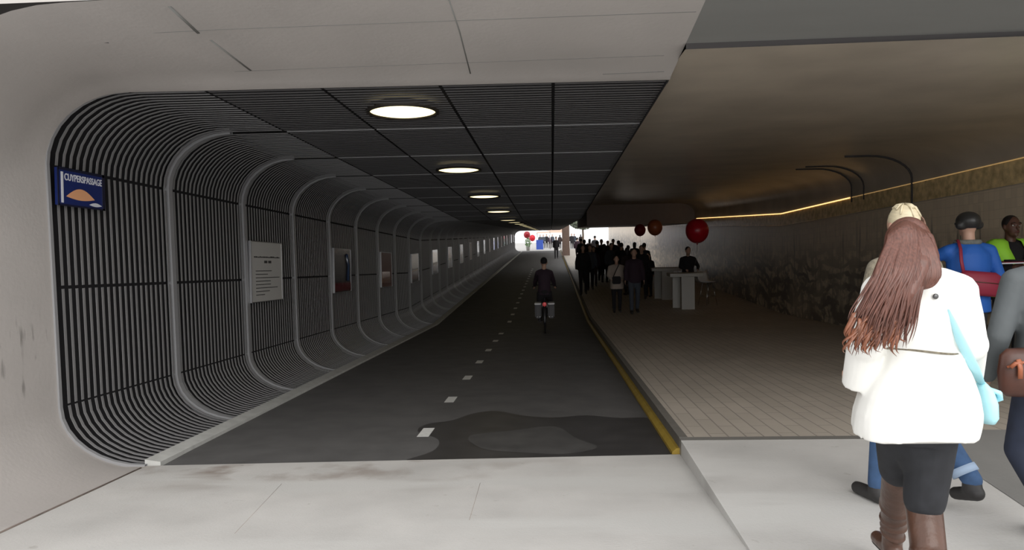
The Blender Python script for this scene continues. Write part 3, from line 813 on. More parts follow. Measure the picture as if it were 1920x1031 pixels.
# coat
b = B()
prof = [(1668, 1745, 503, .075), (1650, 1785, 520, .105), (1640, 1806, 545, .125), (1645, 1806, 590, .135), (1652, 1800, 630, .13), (1655, 1797, 652, .125), (1650, 1802, 672, .135),
        (1632, 1815, 705, .155), (1616, 1826, 740, .17), (1606, 1830, 772, .175), (1603, 1828, 792, .178), (1602, 1822, 812, .178)]
rs = []
n = 36
for i, (pl, pr, py, ry) in enumerate(prof):
    cx, rx = xs(pl, pr, py); z = zat(py); ring = []
    for k in range(n):
        t = 2*PI*k/n; c, s = math.cos(t), math.sin(t)
        q = 2.4; m_ = (abs(c)**q+abs(s)**q)**(-1/q)
        w_ = 1+(.018*math.sin(7*t+i*.35)+.012*math.sin(11*t+1-i*.2))*max(0, min(1, (i-5)/4))
        hem = (.012*math.sin(3*t)) if i == len(prof)-1 else 0
        ring.append((cx+rx*c*m_*w_, ry*s*m_*w_, z+hem))
    rs.append(ring)
b.rings(rs)
for s_, e_, w_ in ((shl, ell_, wrl), (shr, elr, wrr)):
    d = (s_-V(0, 0, s_.z)); 
    b.cap(V(s_.x*.5, 0, s_.z+.03), s_, .075, .078)
    b.tube([s_+V(0, 0, .0), s_.lerp(e_, .5), e_, e_.lerp(w_, .5), w_], [.074, .075, .070, .066, .062], 18)
    b.ell(s_, (.076, .08, .074)); b.ell(e_, (.072, .075, .072))
co = b.blob('coat', 'coat_white', W, .008, 2)
# belt seam, back vent button, cuffs
b = B(); cx, rx = xs(1653, 1799, 652); z = zat(652)
b.tube([(cx+(rx+.002)*math.cos(t), .131*math.sin(t), z+.01*math.sin(t*2)) for t in [PI+PI*k/24 for k in range(25)]], .0045, 6); b.done('waist_seam', 'knit', W)
b = B(); P = wl(1757, 556, -.145); b.ell(P+V(0, .01, 0), (.011, .006, .011)); o = b.done('button', 'button', W); tag(o, 'small dark button')
b = B(); P = wl(1757, 556, -.14)
# collar
b = B(); cx, rx = xs(1672, 1742, 507)
b.rings([[(cx+r*math.cos(2*PI*k/24), r*.85*math.sin(2*PI*k/24)+.0, zat(507)+h) for k in range(24)] for r, h in ((.092, -.03), (.078, .02), (.070, .045), (.060, .04), (.062, -.02))], caps=False)
b.done('collar', 'coat_white', W)
# hair: a cap over the skull and long locks blown to the left
b = B()
b.ell(HC+V(0, -.012, .018), (.085, .105, .108)); b.ell(HC+V(-.01, -.05, -.10), (.085, .06, .14)); 
def hl(px, py, dy): return wl(px, py, dy)
b.tube([hl(1706, 440, -.05), hl(1698, 490, -.13), hl(1674, 540, -.165), hl(1656, 585, -.16), hl(1642, 622, -.15)], [.07, .094, .090, .075, .03], 18, flat=.42)
b.tube([hl(1722, 440, -.06), hl(1728, 485, -.13), hl(1732, 512, -.155), hl(1738, 532, -.16)], [.055, .066, .055, .02], 16, flat=.5)
hr = b.blob('hair', 'hair_brown', W, .010, 3)
rr = random.Random(11)
b = B()
def lock(pts, r, seg=9, fl=.45):
    P_ = [Vector(p) for p in pts]; out = []
    for i in range(len(P_)-1):
        p0, p1, p2, p3 = P_[max(0, i-1)], P_[i], P_[i+1], P_[min(len(P_)-1, i+2)]
        for s in range(4):
            t = s/4; out.append(.5*((2*p1)+(-p0+p2)*t+(2*p0-5*p1+4*p2-p3)*t*t+(-p0+3*p1-3*p2+p3)*t**3))
    out.append(P_[-1]); m_ = len(out)
    b.tube(out, [r*(.55+.6*math.sin(PI*min(1, (j/m_)*1.2+.15)))*(1-(j/(m_-1))**4*.93) for j in range(m_)], 7, flat=fl)
for i in range(230):
    u = (i+rr.random())/230; v = rr.uniform(-.015, .02)
    x0 = 1664+u*78
    yend = rr.uniform(596, 668)-u*14
    xend = 1594+u*112+rr.uniform(-10, 10)
    dd_ = -.172-.042*math.sin(PI*u)+v*.8
    sw = rr.uniform(-8, 8)
    x1 = 1643+u*(100 if u < .75 else 92)
    y0 = 414+(u-.5)**2*50
    pts = [hl(1701+(u-.5)*46, y0, -.02), hl(1702+(u-.5)*68, y0+14, -.085-.02*math.sin(PI*u)), hl(x0, 456, -.118-.02*math.sin(PI*u)+v*.4), hl(x1, 505, dd_), hl(x1+(xend-x1)*.42+sw*.5, 505+(yend-505)*.42, dd_-.015), hl(x1+(xend-x1)*.8+sw, 505+(yend-505)*.78, dd_-.012), hl(xend, yend, dd_+rr.uniform(-.02, .03))]
    lock(pts, rr.uniform(.006, .011))
for i in range(90):              # locks over the right shoulder, curling under
    u = rr.random()
    pts = [hl(1708+u*18, 416+u*7, -.02), hl(1718+u*18, 436+u*4, -.10), hl(1724+u*24, 462, -.15), hl(1730+u*30, 495, -.186), hl(1728+u*34, 520, -.196), hl(1720+u*28, 538+rr.uniform(-8, 6)-u*6, -.19), hl(1696+u*20, 544+rr.uniform(-8, 2), -.18)]
    lock(pts, rr.uniform(.006, .010))
b.done('locks', 'hair_brown', hr)
b = B()
for i in range(46):              # redder curled ends on the left
    x0, y0 = rr.uniform(1600, 1690), rr.uniform(585, 625)
    x1, y1 = x0-rr.uniform(8, 22), y0+rr.uniform(25, 45)
    c = rr.uniform(-16, 16)
    pts = [hl(x0, y0, -.205), hl((x0+x1)/2+c*.4, (y0+y1)/2, -.215), hl(x1+c, y1, -.205), hl(x1+c+rr.uniform(2, 14), y1+rr.uniform(4, 16), -.19)]
    lock(pts, rr.uniform(.005, .009))
b.done('curled_ends', 'hair_auburn', hr)
# light blue bag carried at her right side: top-level, it is a thing she holds
e = empty('shoulder_bag', (W.location.x, D, wz), 0, 'light blue cloth bag hanging at the right hip of the woman in white', 'bag')
b = B()
bx = wl(1838, 750, .10)
b.rings([[(bx.x+rx*math.cos(2*PI*k/20)+dx, bx.y+ry*math.sin(2*PI*k/20), bx.z+h) for k in range(20)] for rx, ry, h, dx in ((.036, .08, -.085, .006), (.046, .10, -.06, .004), (.044, .105, .0, 0), (.036, .09, .055, -.008), (.018, .05, .085, -.014))])
b.tube([bx+V(.0, -.06, .06), bx+V(.035, -.07, .045), bx+V(.05, -.05, .02), bx+V(.03, -.04, .0)], [.014, .018, .016, .006], 8, flat=.6)
b.done('pouch', 'cyan_bag', e)
b = B(); b.tube([bx+V(-.01, -.03, .07), wl(1826, 690, -.09), wl(1802, 640, -.142), wl(1786, 600, -.136), wl(1778, 580, -.132)], [.014, .022, .020, .012, .004], 10, flat=.35); b.done('strap', 'cyan_bag', e)

# --- blonde person right in front of her -------------------------------------
q = onwalk(1700, 905)
bl = person('person', 'blonde person in blue jeans and dark shoes, hidden behind the woman in the white coat', (at(1695, 700, 4.55).x, 4.55, .14), .22, 1.78, top='knit', legs='denim', hair='hair_blonde', hairstyle='short',
       stride=.0, vox=.018, coat_hem=.80, arms={-1: (V(-.262, -.02, 1.14), V(-.255, .10, .93))}, legpose={-1: (V(-.12, .02, .50), V(-.15, .03, .09), V(-.17, .16, .035)), 1: (V(.16, .0, .52), V(.25, -.24, .17), V(.25, -.15, .07))})
b = B(); rr2 = random.Random(4)
for i in range(18):
    a = rr2.uniform(0, 2*PI); t1 = rr2.uniform(.3, 1.2)
    p = [bl[1]+V(math.cos(a)*.088*math.sin(t)*1.02, -.014+math.sin(a)*.10*math.sin(t), .032+.101*math.cos(t)) for t in (.1, t1*.5+.2, t1+.3)]
    b.tube(p, [.004, .007, .003], 6)
hb = [c for c in kids(bl[0]) if c.name.startswith('hair')][0]
b.done('tousled_locks', 'hair_blonde', hb)
b = B(); J = bl[4][1]
an, kn = J[1], J[0]; dl = (kn-an).normalized(); b.tube([an+dl*.10, an+dl*.055], [.073, .075], 16); tr = [c for c in kids(bl[0]) if c.name.startswith('trousers')][0]; o = b.done('cuff', 'denim_cuff', tr); tag(o, 'pale turned-up cuff')

# --- man in the blue jacket ----------------------------------------------------
x = at(1815, 600, 7.9).x
bj = person('person', 'man in a blue jacket and dark helmet seen from behind, red bag across his back', (x, 7.9, zs(7.9)), 0, 1.86, top='jacket_blue', legs='black_cloth', hair='helmet', hairstyle='helmet', vox=.018, coat_hem=.80, bulk=1.12,
       arms={-1: (V(-.30, .16, 1.30), V(-.32, .20, 1.60)), 1: (V(.29, .0, 1.14), V(.27, .16, .95))})
e = bj[0]
b = B(); b.tube([(0.10*math.cos(t)*1.0, .02+.085*math.sin(t), 1.475) for t in [2*PI*k/20 for k in range(21)]], .026, 10); b.done('scarf', 'scarf_grey', e)
b = B()
for s in (1, -1):
    b.tube([(s*.125, -.01, .93), (s*.15, .0, .70), (s*.16, .02, .48), (s*.155, .0, .20)], .010, 8)
o = b.done('side_stripe', 'stripe_white', e); tag(o, 'pale stripe down each trouser side')
bag = empty('waist_bag', (x, 7.9, zs(7.9)), 0, 'dark red bag slung on the back of the man in the blue jacket', 'bag'); bag.scale = (1.063,)*3
b = B(); b.rings([[(.02+rx*math.cos(2*PI*k/24)*1.0, -.17+ry*math.sin(2*PI*k/24), z-.10*(rx*math.cos(2*PI*k/24))) for k in range(24)] for rx, ry, z in ((.15, .03, .97), (.19, .06, 1.0), (.20, .07, 1.09), (.185, .06, 1.17), (.14, .03, 1.20))]); b.done('pouch', 'bag_red', bag)
b = B(); b.tube([(-.13, -.17, 1.17), (-.155, -.165, 1.30), (-.14, -.12, 1.42), (-.11, -.02, 1.495), (-.09, .06, 1.46)], .017, 8, flat=.5); b.done('strap', 'bag_red', bag)
b = B(); b.tube([(-.15, -.235, 1.12), (.02, -.245, 1.10), (.19, -.225, 1.08)], .005, 6); b.done('zip', 'leather', bag)

# --- man in the hi-vis vest, facing the camera -----------------------------------
x = at(1893, 500, 9.3).x
hv = person('person', 'dark-haired man in a yellow-green safety vest facing the viewer at the right edge', (x, 9.3, zs(9.3)), PI+.05, 1.90, skin='skin_dark', top='cloth_dark', legs='cloth_dark', hair='hair_black', vox=.016, face=True, bulk=1.08,
       arms={1: (V(.27, .04, 1.17), V(.17, .30, 1.20)), -1: (V(-.27, .04, 1.17), V(-.10, .32, 1.20))})
e = hv[0]; hc = hv[1]
b = B()
for s in (-1, 1):
    vv = []
    for z, xi, xo, y in ((1.50, .065, .12, -.02), (1.47, .075, .19, .06), (1.40, .085, .215, .10), (1.30, .06, .205, .145), (1.18, .025, .20, .155), (1.0, .012, .19, .15), (.86, .012, .195, .15)):
        vv.append([(s*xi, y+.012, z), (s*(xi+xo)/2, y+.008, z), (s*xo*.93, y-.04, z), (s*(xo+.015), .0, z), (s*xo*.93, -.12, z), (s*.002, -.158, z), (s*.002, -.168, z), (s*xo*.95, -.13, z), (s*(xo+.03), 0, z), (s*xo*.95, y-.02, z), (s*(xi+xo)/2, y+.022, z), (s*xi, y+.026, z)])
    b.rings(vv, smooth=True)
b.done('vest', 'vest', e)
b = B()
for s in (-1, 1): b.tube([(s*.03, .185, 1.06), (s*.12, .178, 1.06), (s*.20, .13, 1.06), (s*.235, 0, 1.06)], .022, 8, flat=.3)
vb = [c for c in kids(e) if c.name.startswith('vest')][0]; b.done('reflective_band', 'vest_band', vb)
for s in (-1, 1):
    b = B(); b.ell(hc+V(s*.032, .083, .012), (.014, .010, .009)); ey = b.done('eye', 'eye_white', e)
    b = B(); b.ell(hc+V(s*.032, .0915, .012), (.006, .004, .006)); b.done('iris', 'hair_black', ey)
    b = B(); b.tube([hc+V(s*.015, .101, .036), hc+V(s*.035, .101, .042), hc+V(s*.055, .090, .034)], [.003, .005, .002], 6); b.done('eyebrow', 'hair_black', e)
b = B(); b.ell(hc+V(0, .103, -.058), (.024, .006, .007)); b.done('lips', 'lip', e)
# the tray of papers he holds
P = at(1893, 492, 8.93)
e = empty('paper_stack', P, .15, 'flat stack of papers held out by the man in the safety vest', 'papers')
b = B(); b.box(-.20, .17, -.12, .13, -.010, .004); b.done('sheets', 'sign_white', e)
b = B(); b.box(-.14, .18, -.11, .12, .0045, .012); b.done('cover', 'bag_red', e)
b = B(); b.rings([[(.06+.11*math.cos(2*PI*k/20), .09*math.sin(2*PI*k/20), h) for k in range(20)] for h in (.013, .03)]); b.done('black_case', 'cloth_dark', e)

# --- person in grey at the right edge, with the leather bag ------------------------
Dg = 3.75
x = at(1984, 600, Dg).x
gp = person('person', 'person in a dark grey jacket and dark jeans cut off by the right edge', (x, Dg, .14), -.1, 1.74, top='jacket_grey', legs='denim_dark', hair='hair_auburn', hairstyle='long', vox=.016, coat_hem=.86, bulk=1.12,
       arms={-1: (V(-.275, -.02, 1.12), V(-.285, .08, .90)), 1: (V(.26, 0, 1.13), V(.24, .12, .9))}, legpose={-1: (V(-.12, .10, .52), V(-.06, -.12, .24), V(-.05, -.02, .12)), 1: (V(.10, .10, .5), V(.10, .22, .09), V(.10, .35, .03))})
b = B()
P = at(1903, 697, Dg-.12)
e = empty('leather_bag', P, 0, 'brown leather bag with copper coloured fittings on the grey-jacketed person', 'bag')
b = B(); b.rings([[(.05+rx*math.cos(2*PI*k/24), ry*math.sin(2*PI*k/24), h) for k in range(24)] for rx, ry, h in ((.09, .03, -.115), (.12, .05, -.09), (.13, .055, 0), (.12, .05, .08), (.09, .03, .11))]); bd = b.done('body', 'leather', e)
b = B(); b.tube([(-.06, -.04, .03), (.0, -.06, .055), (.08, -.066, .05), (.17, -.05, .05)], .006, 8); b.done('trim', 'leather_tan', e)
b = B(); b.tube([(-.02, -.058, .07), (-.015, -.066, .03), (-.015, -.066, -.02)], .012, 8, flat=.5); b.tube([(-.05, -.05, .03), (-.03, -.055, .05), (-.005, -.062, .055)], .010, 8); b.done('buckle', 'leather_tan', e)
b = B(); b.ell((.06, -.058, .075), (.022, .012, .018)); b.done('clasp', 'leather_tan', e)

# --- walkers and crowd --------------------------------------------------------------
q = onwalk(1157, 585)
bw = person('person', 'woman in a short beige coat with a black bag, walking towards the viewer', q, PI, 1.64, top='cloth_beige', legs='cloth_dark', hair='hair_black', vox=.03, coat_hem=.72, bulk=1.15, stride=.12, arms={1: (V(.26, .05, 1.14), V(.16, .16, 1.02)), -1: (V(-.26, .05, 1.14), V(-.16, .16, 1.02))})
e = empty('handbag', q+V(-.02, -.22, .95), 0, 'small black bag held in front of the beige coat', 'bag')
b = B(); b.box(-.12, .12, -.04, .04, -.12, .10); bmesh.ops.bevel(b.bm, geom=b.bm.edges[:], offset=.02, segments=2, affect='EDGES'); b.done('body', 'cloth_dark', e)
b = B(); b.tube([(-.09, .0, .09), (.0, .03, .28), (.10, .06, .48)], .012, 6); b.done('strap', 'cloth_dark', e)
q = onwalk(1190, 587)
person('person', 'tall man in dark jeans and dark jacket walking beside the woman in beige', q, PI, 1.84, top='cloth_purple', legs='cloth_greyblue', vox=.03, stride=.3)
q = onwalk(1217, 556)
person('person', 'short dark figure standing by the white table further back', q, PI-.6, 1.52, top='cloth_dark', legs='cloth_dark', vox=.03)
tb = at(1287, 540, 23.5)
person('person', 'dark-clothed person leaning behind the nearer white table', (tb.x, 23.2, zs(23.2)), PI+.2, 1.80, top='cloth_dark', legs='cloth_dark', vox=.03, bulk=1.1, arms={1: (V(.28, .10, 1.16), V(.18, .30, 1.08)), -1: (V(-.28, .10, 1.16), V(-.18, .30, 1.08))})
rr = random.Random(5)
protos = []
for i, (tp, lg, st_, H_, hs) in enumerate((('cloth_dark', 'cloth_dark', .3, 1.82, 'short'), ('cloth_brown', 'cloth_dark', .12, 1.70, 'long'), ('cloth_greyblue', 'cloth_dark', .4, 1.78, 'short'), ('cloth_purple', 'cloth_brown', .2, 1.66, 'short'))):
    protos.append((tp, lg, st_, H_, hs))
crowd = [(1093, 27.5, 0), (1106, 29.4, 2), (1098, 33, 1), (1113, 31, 3), (1120, 34, 0), (1133, 33, 1), (1146, 31, 2), (1128, 38, 0), (1165, 29.5, 0), (1178, 31.5, 3), (1176, 27, 1), (1203, 25.3, 0), (1208, 30, 2), (1140, 42, 3), (1090, 44, 2), (1106, 47, 1), (1116, 52, 0), (1083, 56, 3), (1150, 38, 0), (1160, 36, 2), (1190, 35, 1), (1096, 38, 0)]
PR = {}
labs = {0: 'tall dark figure in the dense crowd on the far walkway', 1: 'brown-clad long-haired figure in the crowd on the far walkway', 2: 'grey-blue-clad figure in the crowd on the far walkway', 3: 'shorter purplish figure in the crowd on the far walkway'}
for (px, Y, kd) in crowd:
    loc = Vector((at(px, 480, Y).x, Y, zs(Y)))
    if kd not in PR:
        tp, lg, st_, H_, hs = protos[kd]
        o = person('person', labs[kd], loc, rr.choice([0, PI]), H_, top=tp, legs=lg, vox=.035, stride=st_, hairstyle=hs, group='crowd on the far walkway', hands=False)[0]; PR[kd] = o
        first = {0: 'tall dark figure nearest to the kerb at the left edge of the crowd', 1: None, 2: None, 3: None}[kd]
        if first: o['label'] = first
    else:
        o = copy_tree(PR[kd]); o.location = loc; o.rotation_euler[2] = rr.choice([0, PI])+rr.uniform(-.4, .4); o['label'] = labs[kd]
# figures on and beyond the lane exit
q = Vector((at(1043, 470, 62).x, 62, zr(62)))
o = copy_tree(PR[0]); o.location = q; o['label'] = 'dark figure walking on the lane just left of the brown column'; del o['group']
for i, (px, Y, kd) in enumerate(((1019, 96, 2), (1025, 98, 0), (1031, 95, 3), (1036, 99, 2), (1013, 100, 2), (1050, 92, 1), (1072, 90, 0), (1077, 96, 2), (1089, 93, 1))):
    o = copy_tree(PR[kd]); o.location = (at(px, 460, Y).x, Y, .06); o['group'] = 'people on the square beyond the exit'; o['label'] = 'small figure among the people on the bright square beyond the exit'

# --- cyclist ---------------------------------------------------------------------
q = onroad(1022, 627); cy = q.y+.35
zb = zr(cy)
bk = empty('bicycle', (q.x, cy, zb), 0, 'dark bicycle with grey panniers and a red rear reflector, seen from behind on the lane', 'bicycle')
def wheel(y, nm):
    b = B(); R0 = .335
    b.tube([(0, y+R0*math.cos(t), .35+R0*math.sin(t)) for t in [2*PI*k/40 for k in range(41)]], .017, 8, caps=False)
    wh = b.done('wheel', 'rubber', bk)
    b = B()
    for k in range(18):
        t = 2*PI*k/18; b.tube([(.02*(1 if k % 2 else -1), y, .35), (0, y+.32*math.cos(t), .35+.32*math.sin(t))], .0016, 4)
    b.tube([(-.045, y, .35), (.045, y, .35)], .018, 8); b.done('spokes', 'chrome', wh)
wheel(-.02, ''); wheel(1.05, '')
b = B()
for p in (((0, .35, .32), (0, .18, .95)), ((0, .35, .32), (0, .92, .80)), ((0, .20, .85), (0, .90, .88)), ((0, .90, .98), (0, .93, .72)), ((.03, -.02, .35), (.02, .20, .86)), ((-.03, -.02, .35), (-.02, .20, .86)), ((.03, -.02, .35), (.02, .35, .32)), ((-.03, -.02, .35), (-.02, .35, .32)), ((.045, .94, .72), (.05, 1.05, .35)), ((-.045, .94, .72), (-.05, 1.05, .35))): b.tube(p, .014, 8)
b.done('frame', 'bike_black', bk)
b = B(); b.tube([(-.29, .62, 1.04), (-.25, .78, 1.07), (-.08, .88, 1.08), (.08, .88, 1.08), (.25, .78, 1.07), (.29, .62, 1.04)], .012, 8); b.tube([(0, .88, 1.08), (0, .90, .96)], .014, 8); b.done('handlebar', 'bike_black', bk)
b = B(); b.ell((0, .14, .98), (.09, .14, .04)); b.done('saddle', 'bike_black', bk)
b = B(); b.tube([(0, -.02+.375*math.cos(t), .35+.375*math.sin(t)) for t in [PI*.05+PI*k/16*1.05 for k in range(17)]], .028, 8, flat=.3); b.done('mudguard', 'bike_black', bk)
b = B()
for s in (-1, 1): b.tube([(s*.06, -.25, .74), (s*.06, .18, .74)], .007, 6); b.tube([(s*.06, -.15, .74), (s*.045, -.02, .35)], .006, 6)
b.tube([(-.06, -.25, .74), (.06, -.25, .74)], .007, 6); b.done('rack', 'chrome', bk)
for s in (-1, 1):
    b = B(); b.box(s*.15-.075, s*.15+.075, -.22, .12, .37, .70); bmesh.ops.bevel(b.bm, geom=b.bm.edges[:], offset=.03, segments=3, affect='EDGES'); pn = b.done('pannier', 'pannier', bk)
    b = B(); b.box(s*.155-.078, s*.155+.078, -.23, .13, .685, .725); bmesh.ops.bevel(b.bm, geom=b.bm.edges[:], offset=.012, segments=2, affect='EDGES'); o = b.done('flap', 'pannier_top', pn); tag(o, 'pale flap')
    for dx in (-.03, .03):
        b = B(); b.box(s*.14+dx-.012, s*.14+dx+.012, -.226, -.221, .40, .415); b.done('reflector', 'pannier_top', pn)
b = B(); b.ell((0, -.262, .70), (.045, .015, .05)); b.done('rear_light', 'rear_light', bk)
b = B(); b.tube([(-.09, .35, .24), (.09, .35, .40)], .010, 6); b.box(-.16, -.08, .30, .40, .225, .245); b.box(.08, .16, .30, .40, .39, .41); b.done('pedals', 'bike_black', bk)
person('person', 'cyclist in dark purple riding away on the loaded bicycle', (q.x, cy+.12, zb+.02), 0, 1.74, top='cloth_purple', legs='cloth_dark', hair='cloth_dark', vox=.024, lean=.16, bulk=.88, stride=0, coat_hem=.88,
       arms={1: (V(.215, .30, 1.18), V(.24, .50, 1.06)), -1: (V(-.215, .30, 1.18), V(-.24, .50, 1.06))}, legpose={1: (V(.13, .34, .72), V(.12, .25, .46), V(.12, .38, .42)), -1: (V(-.13, .28, .52), V(-.12, .20, .30), V(-.12, .33, .26))})

# --- tables, stool, balloons -----------------------------------------------------------
def table(px, py, lab, w=.98, h=1.06, d=.6):
    q = onwalk(px, py); e = empty('standing_table', q, 0, lab, 'table', 'white standing tables')
    b = B(); b.box(-w*.5, w*.5, -.05, d, h-.10, h); bmesh.ops.bevel(b.bm, geom=b.bm.edges[:], offset=.008, segments=1, affect='EDGES'); b.done('tabletop', 'table_white', e)
    b = B(); b.box(-.15, .23, 0, .08, 0, h-.10); b.done('leg', 'table_white', e)
    b = B(); b.box(-.33, -.10, d-.12, d-.04, 0, h-.10); b.done('leg', 'table_white', e)
    return q
t1 = table(1288, 580, 'nearer white standing table with slab legs on the walkway')
t2 = table(1250, 562, 'further white standing table, partly behind the nearer one')
q = onwalk(1327, 572)
e = empty('bar_stool', q, .5, 'white shell bar stool to the right of the nearer table', 'stool')
b = B(); 
b.rings([[(x, y, z), (x, y+.0, z-.015)] for x, y, z in [(0, 0, 0)]], close=False, caps=False) if False else None
rs = []
for y, z in ((-.20, .74), (-.16, .72), (0, .71), (.14, .72), (.20, .78), (.23, .92), (.26, 1.05)):
    rs.append([(-.20, y, z+.03), (-.12, y, z), (.12, y, z), (.20, y, z+.03), (.20, y+.012, z+.012), (.12, y+.012, z-.015), (-.12, y+.012, z-.015), (-.20, y+.012, z+.012)])
b.rings(rs); b.done('seat_shell', 'chair_white', e)
for sx in (-1, 1):
    for sy in (-1, 1): b = B(); b.tube([(sx*.10, sy*.10, .70), (sx*.20, sy*.20, 0.008)], .009, 6); b.done('leg', 'chrome', e)
b = B(); b.tube([(-.16, -.16, .28), (.16, -.16, .28), (.16, .16, .28), (-.16, .16, .28), (-.16, -.16, .28)], .007, 6); b.done('footrest', 'chrome', e)
def balloon(px, py, Y, R, m, lab, zend, xe=0):
    p = at(px, py, Y); e = empty('balloon', p, 0, lab, 'balloon', 'balloons floating on the walkway' if Y < 60 else 'balloons beyond the exit')
    b = B(); rs = []; n = 24
    for k in range(1, 16):
        t = PI*k/16; r = R*math.sin(t)*(1-.06*math.cos(t)*-1 if False else 1); z = R*1.04*math.cos(t)*(1.0 if t < PI/2 else 1.08)
        rs.append([(r*math.cos(2*PI*i/n), r*math.sin(2*PI*i/n), z) for i in range(n)])
    b.rings(rs); b.done('envelope', m, e)
    b = B(); b.tube([(0, 0, -R*1.08), (0, 0, -R*1.22)], [.006, R*.09], 8); b.done('knot', m, e)
    b = B(); zz = zend-p.z; b.tube([(0, 0, -R*1.2), (.02+xe*.3, 0, zz*.5-R*.6), (xe, 0, zz)], .0025, 5); b.done('string', 'string', e)
balloon(1307, 432, 21.8, .33, 'balloon_red', 'largest bright red balloon floating above the nearer table', t1.z+1.06, -.15)
balloon(1228, 426, t2.y+.2, .25, 'balloon_orange', 'orange balloon floating above the further table', t2.z+1.06, .05)
q = onwalk(1200, 548)
balloon(1200, 431, q.y, .21, 'balloon_darkred', 'small dark red balloon left of the orange one', q.z+.01)

# --- beyond the exit -----------------------------------------------------------------------
q = at(1083, 424, 92)
e = empty('tree', (q.x+.6, 92, .06), 0, 'grey-green tree crown seen through the gap right of the slatted ceiling', 'tree')
b = B(); b.tube([(0, 0, 0), (.05, 0, 1.6), (0, 0, 3.2)], [.16, .12, .08], 10); b.done('trunk', 'bark', e)
b = B(); r3 = random.Random(2)
for i in range(2600):
    a, t, r = r3.uniform(0, 2*PI), math.acos(r3.uniform(-1, 1)), r3.uniform(.55, 1)**.5
    c = V(r*2.0*math.sin(t)*math.cos(a), r*1.6*math.sin(t)*math.sin(a), 3.9+r*1.6*math.cos(t))
    u = V(r3.uniform(-1, 1), r3.uniform(-1, 1), r3.uniform(-1, 1)).normalized(); w_ = u.orthogonal().normalized()
    b.quad(c-u*.18, c+w_*.11, c+u*.18, c-w_*.11)
b.done('crown', 'leaf', e, recalc=False)
def building(x0, x1, Y, h, lab, m='facade'):
    e = empty('building', ((x0+x1)/2, Y, .06), 0, lab, 'building')
    w_ = (x1-x0)/2
    b = B(); b.box(-w_, w_, 0, 8, 0, h); b.done('wall', m, e)
    b = B(); b.box(-w_-.2, w_+.2, -.2, 8, h, h+.3); b.done('roof', m, e)
    n = int(w_*2/2.2)
    for f in range(int(h//3)):
        for i in range(n):
            b = B(); x = -w_+1.1+i*2.2; b.box(x-.55, x+.55, -.03, .02, 1+f*3, 2.4+f*3); b.done('window', 'facade_glass', e)
e = empty('market_stall', (at(1012, 455, 90).x, 90, .06), 0, 'blue market stall on the bright square beyond the lane', 'stall')
b = B(); b.box(-.42, .42, -.3, .3, 0, 1.15); b.done('counter', 'stall_blue', e)
b = B(); b.rings([[(-1.3, -.9, 2.1), (1.3, -.9, 2.1), (1.3, .9, 2.1), (-1.3, .9, 2.1)], [(-.1, -.1, 2.55), (.1, -.1, 2.55), (.1, .1, 2.55), (-.1, .1, 2.55)]], smooth=False); b.done('canopy', 'stripe_white', e)
for sx in (-1, 1):
    for sy in (-1, 1): b = B(); b.tube([(sx*1.25, sy*.85, 0), (sx*1.25, sy*.85, 2.1)], .03, 6); b.done('post', 'chrome', e)
e = empty('market_tent', (at(1033, 455, 104).x, 104, .06), 0, 'beige and pink market tent behind the blue stall', 'tent')
b = B(); b.rings([[(-2, -1, 2.0), (2, -1, 2.0), (2, 1, 2.0), (-2, 1, 2.0)], [(-1.4, -.05, 2.7), (1.4, -.05, 2.7), (1.4, .05, 2.7), (-1.4, .05, 2.7)]], smooth=False); b.done('canopy', 'tent_beige', e)
for sx in (-1, 1):
    for sy in (-1, 1): b = B(); b.tube([(sx*1.9, sy*.95, 0), (sx*1.9, sy*.95, 2.0)], .03, 6); b.done('post', 'chrome', e)
balloon(988, 440, 86, .38, 'balloon_darkred', 'dark red balloon at the left corner of the lane exit', .07)
balloon(998, 446, 89, .36, 'balloon_red', 'pinkish red balloon beside the dark one at the lane exit', .07)
e = empty('potted_shrub', (at(990, 460, 84.5).x, 84.5, .06), 0, 'slim green shrub in a pot at the left corner of the lane exit', 'plant')
b = B(); b.rings([[(r*math.cos(2*PI*k/16), r*math.sin(2*PI*k/16), z) for k in range(16)] for r, z in ((.18, 0), (.25, .4), (.25, .42), (.2, .42))]); b.done('pot', 'table_white', e)
b = B()
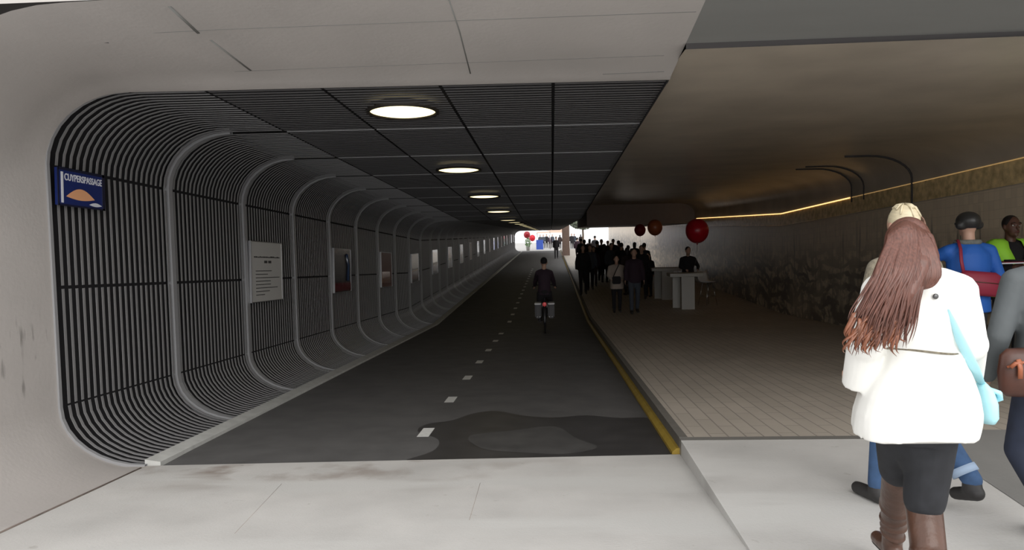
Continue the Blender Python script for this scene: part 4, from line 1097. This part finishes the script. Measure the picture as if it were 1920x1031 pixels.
for i in range(260):
    a = r3.uniform(0, 2*PI); z = r3.uniform(0, 1); r = .42*math.sin(PI*(.12+z*.8))*r3.uniform(.4, 1)
    c = V(r*math.cos(a), r*math.sin(a), .4+z*1.0); u = V(r3.uniform(-1, 1), r3.uniform(-1, 1), r3.uniform(0, 1)).normalized(); w_ = u.orthogonal().normalized()
    b.quad(c-u*.08, c+w_*.04, c+u*.08, c-w_*.04)
b.done('foliage', 'leaf_green', e, recalc=False)
# darker slab in the footway on the right
o = patch('dark_slab', [(1640, 811), (1783, 864), (1920, 950), (2080, 1060), (2300, 1150), (2560, 1000), (2500, 800), (2300, 797), (2100, 800), (1900, 806)], lambda x, y: Vector((CAMP+ray(x, y)*((.14-1.8)/ray(x, y).z))), 'concrete_slab_dark', .003)
tag(o, 'darker grey concrete surface at the right of the footway', 'paving')

# ------------------------------------------------------------------ light and view
w = bpy.data.worlds.new('world'); S.world = w; w.use_nodes = True; nt = w.node_tree
bg = nt.nodes['Background']
tc = nt.nodes.new('ShaderNodeTexCoord'); sp = nt.nodes.new('ShaderNodeSeparateXYZ'); nt.links.new(tc.outputs['Generated'], sp.inputs[0])
rp = nt.nodes.new('ShaderNodeValToRGB'); nt.links.new(sp.outputs['Z'], rp.inputs[0])
rp.color_ramp.elements[0].position = 0; rp.color_ramp.elements[0].color = (.98, .99, 1, 1)
rp.color_ramp.elements[1].position = .8; rp.color_ramp.elements[1].color = (1, 1, 1, 1)
nt.links.new(rp.outputs[0], bg.inputs['Color']); bg.inputs['Strength'].default_value = 1.15
sd = bpy.data.lights.new('sun', 'SUN'); sd.energy = 1.8; sd.angle = math.radians(60); sd.color = (1, .98, .95)
so = bpy.data.objects.new('sun', sd); COL.objects.link(so)
so.rotation_euler = (Vector((-.22, .95, -.55))).to_track_quat('-Z', 'Y').to_euler()
S.view_settings.view_transform = 'Standard'; S.view_settings.look = 'None'; S.view_settings.gamma = 1
S.view_settings.use_curve_mapping = False; S.view_settings.exposure = .3
S.cycles.max_bounces = 8; S.cycles.diffuse_bounces = 5; S.cycles.glossy_bounces = 4
S.cycles.use_denoising = True
S.cycles.sample_clamp_indirect = 6
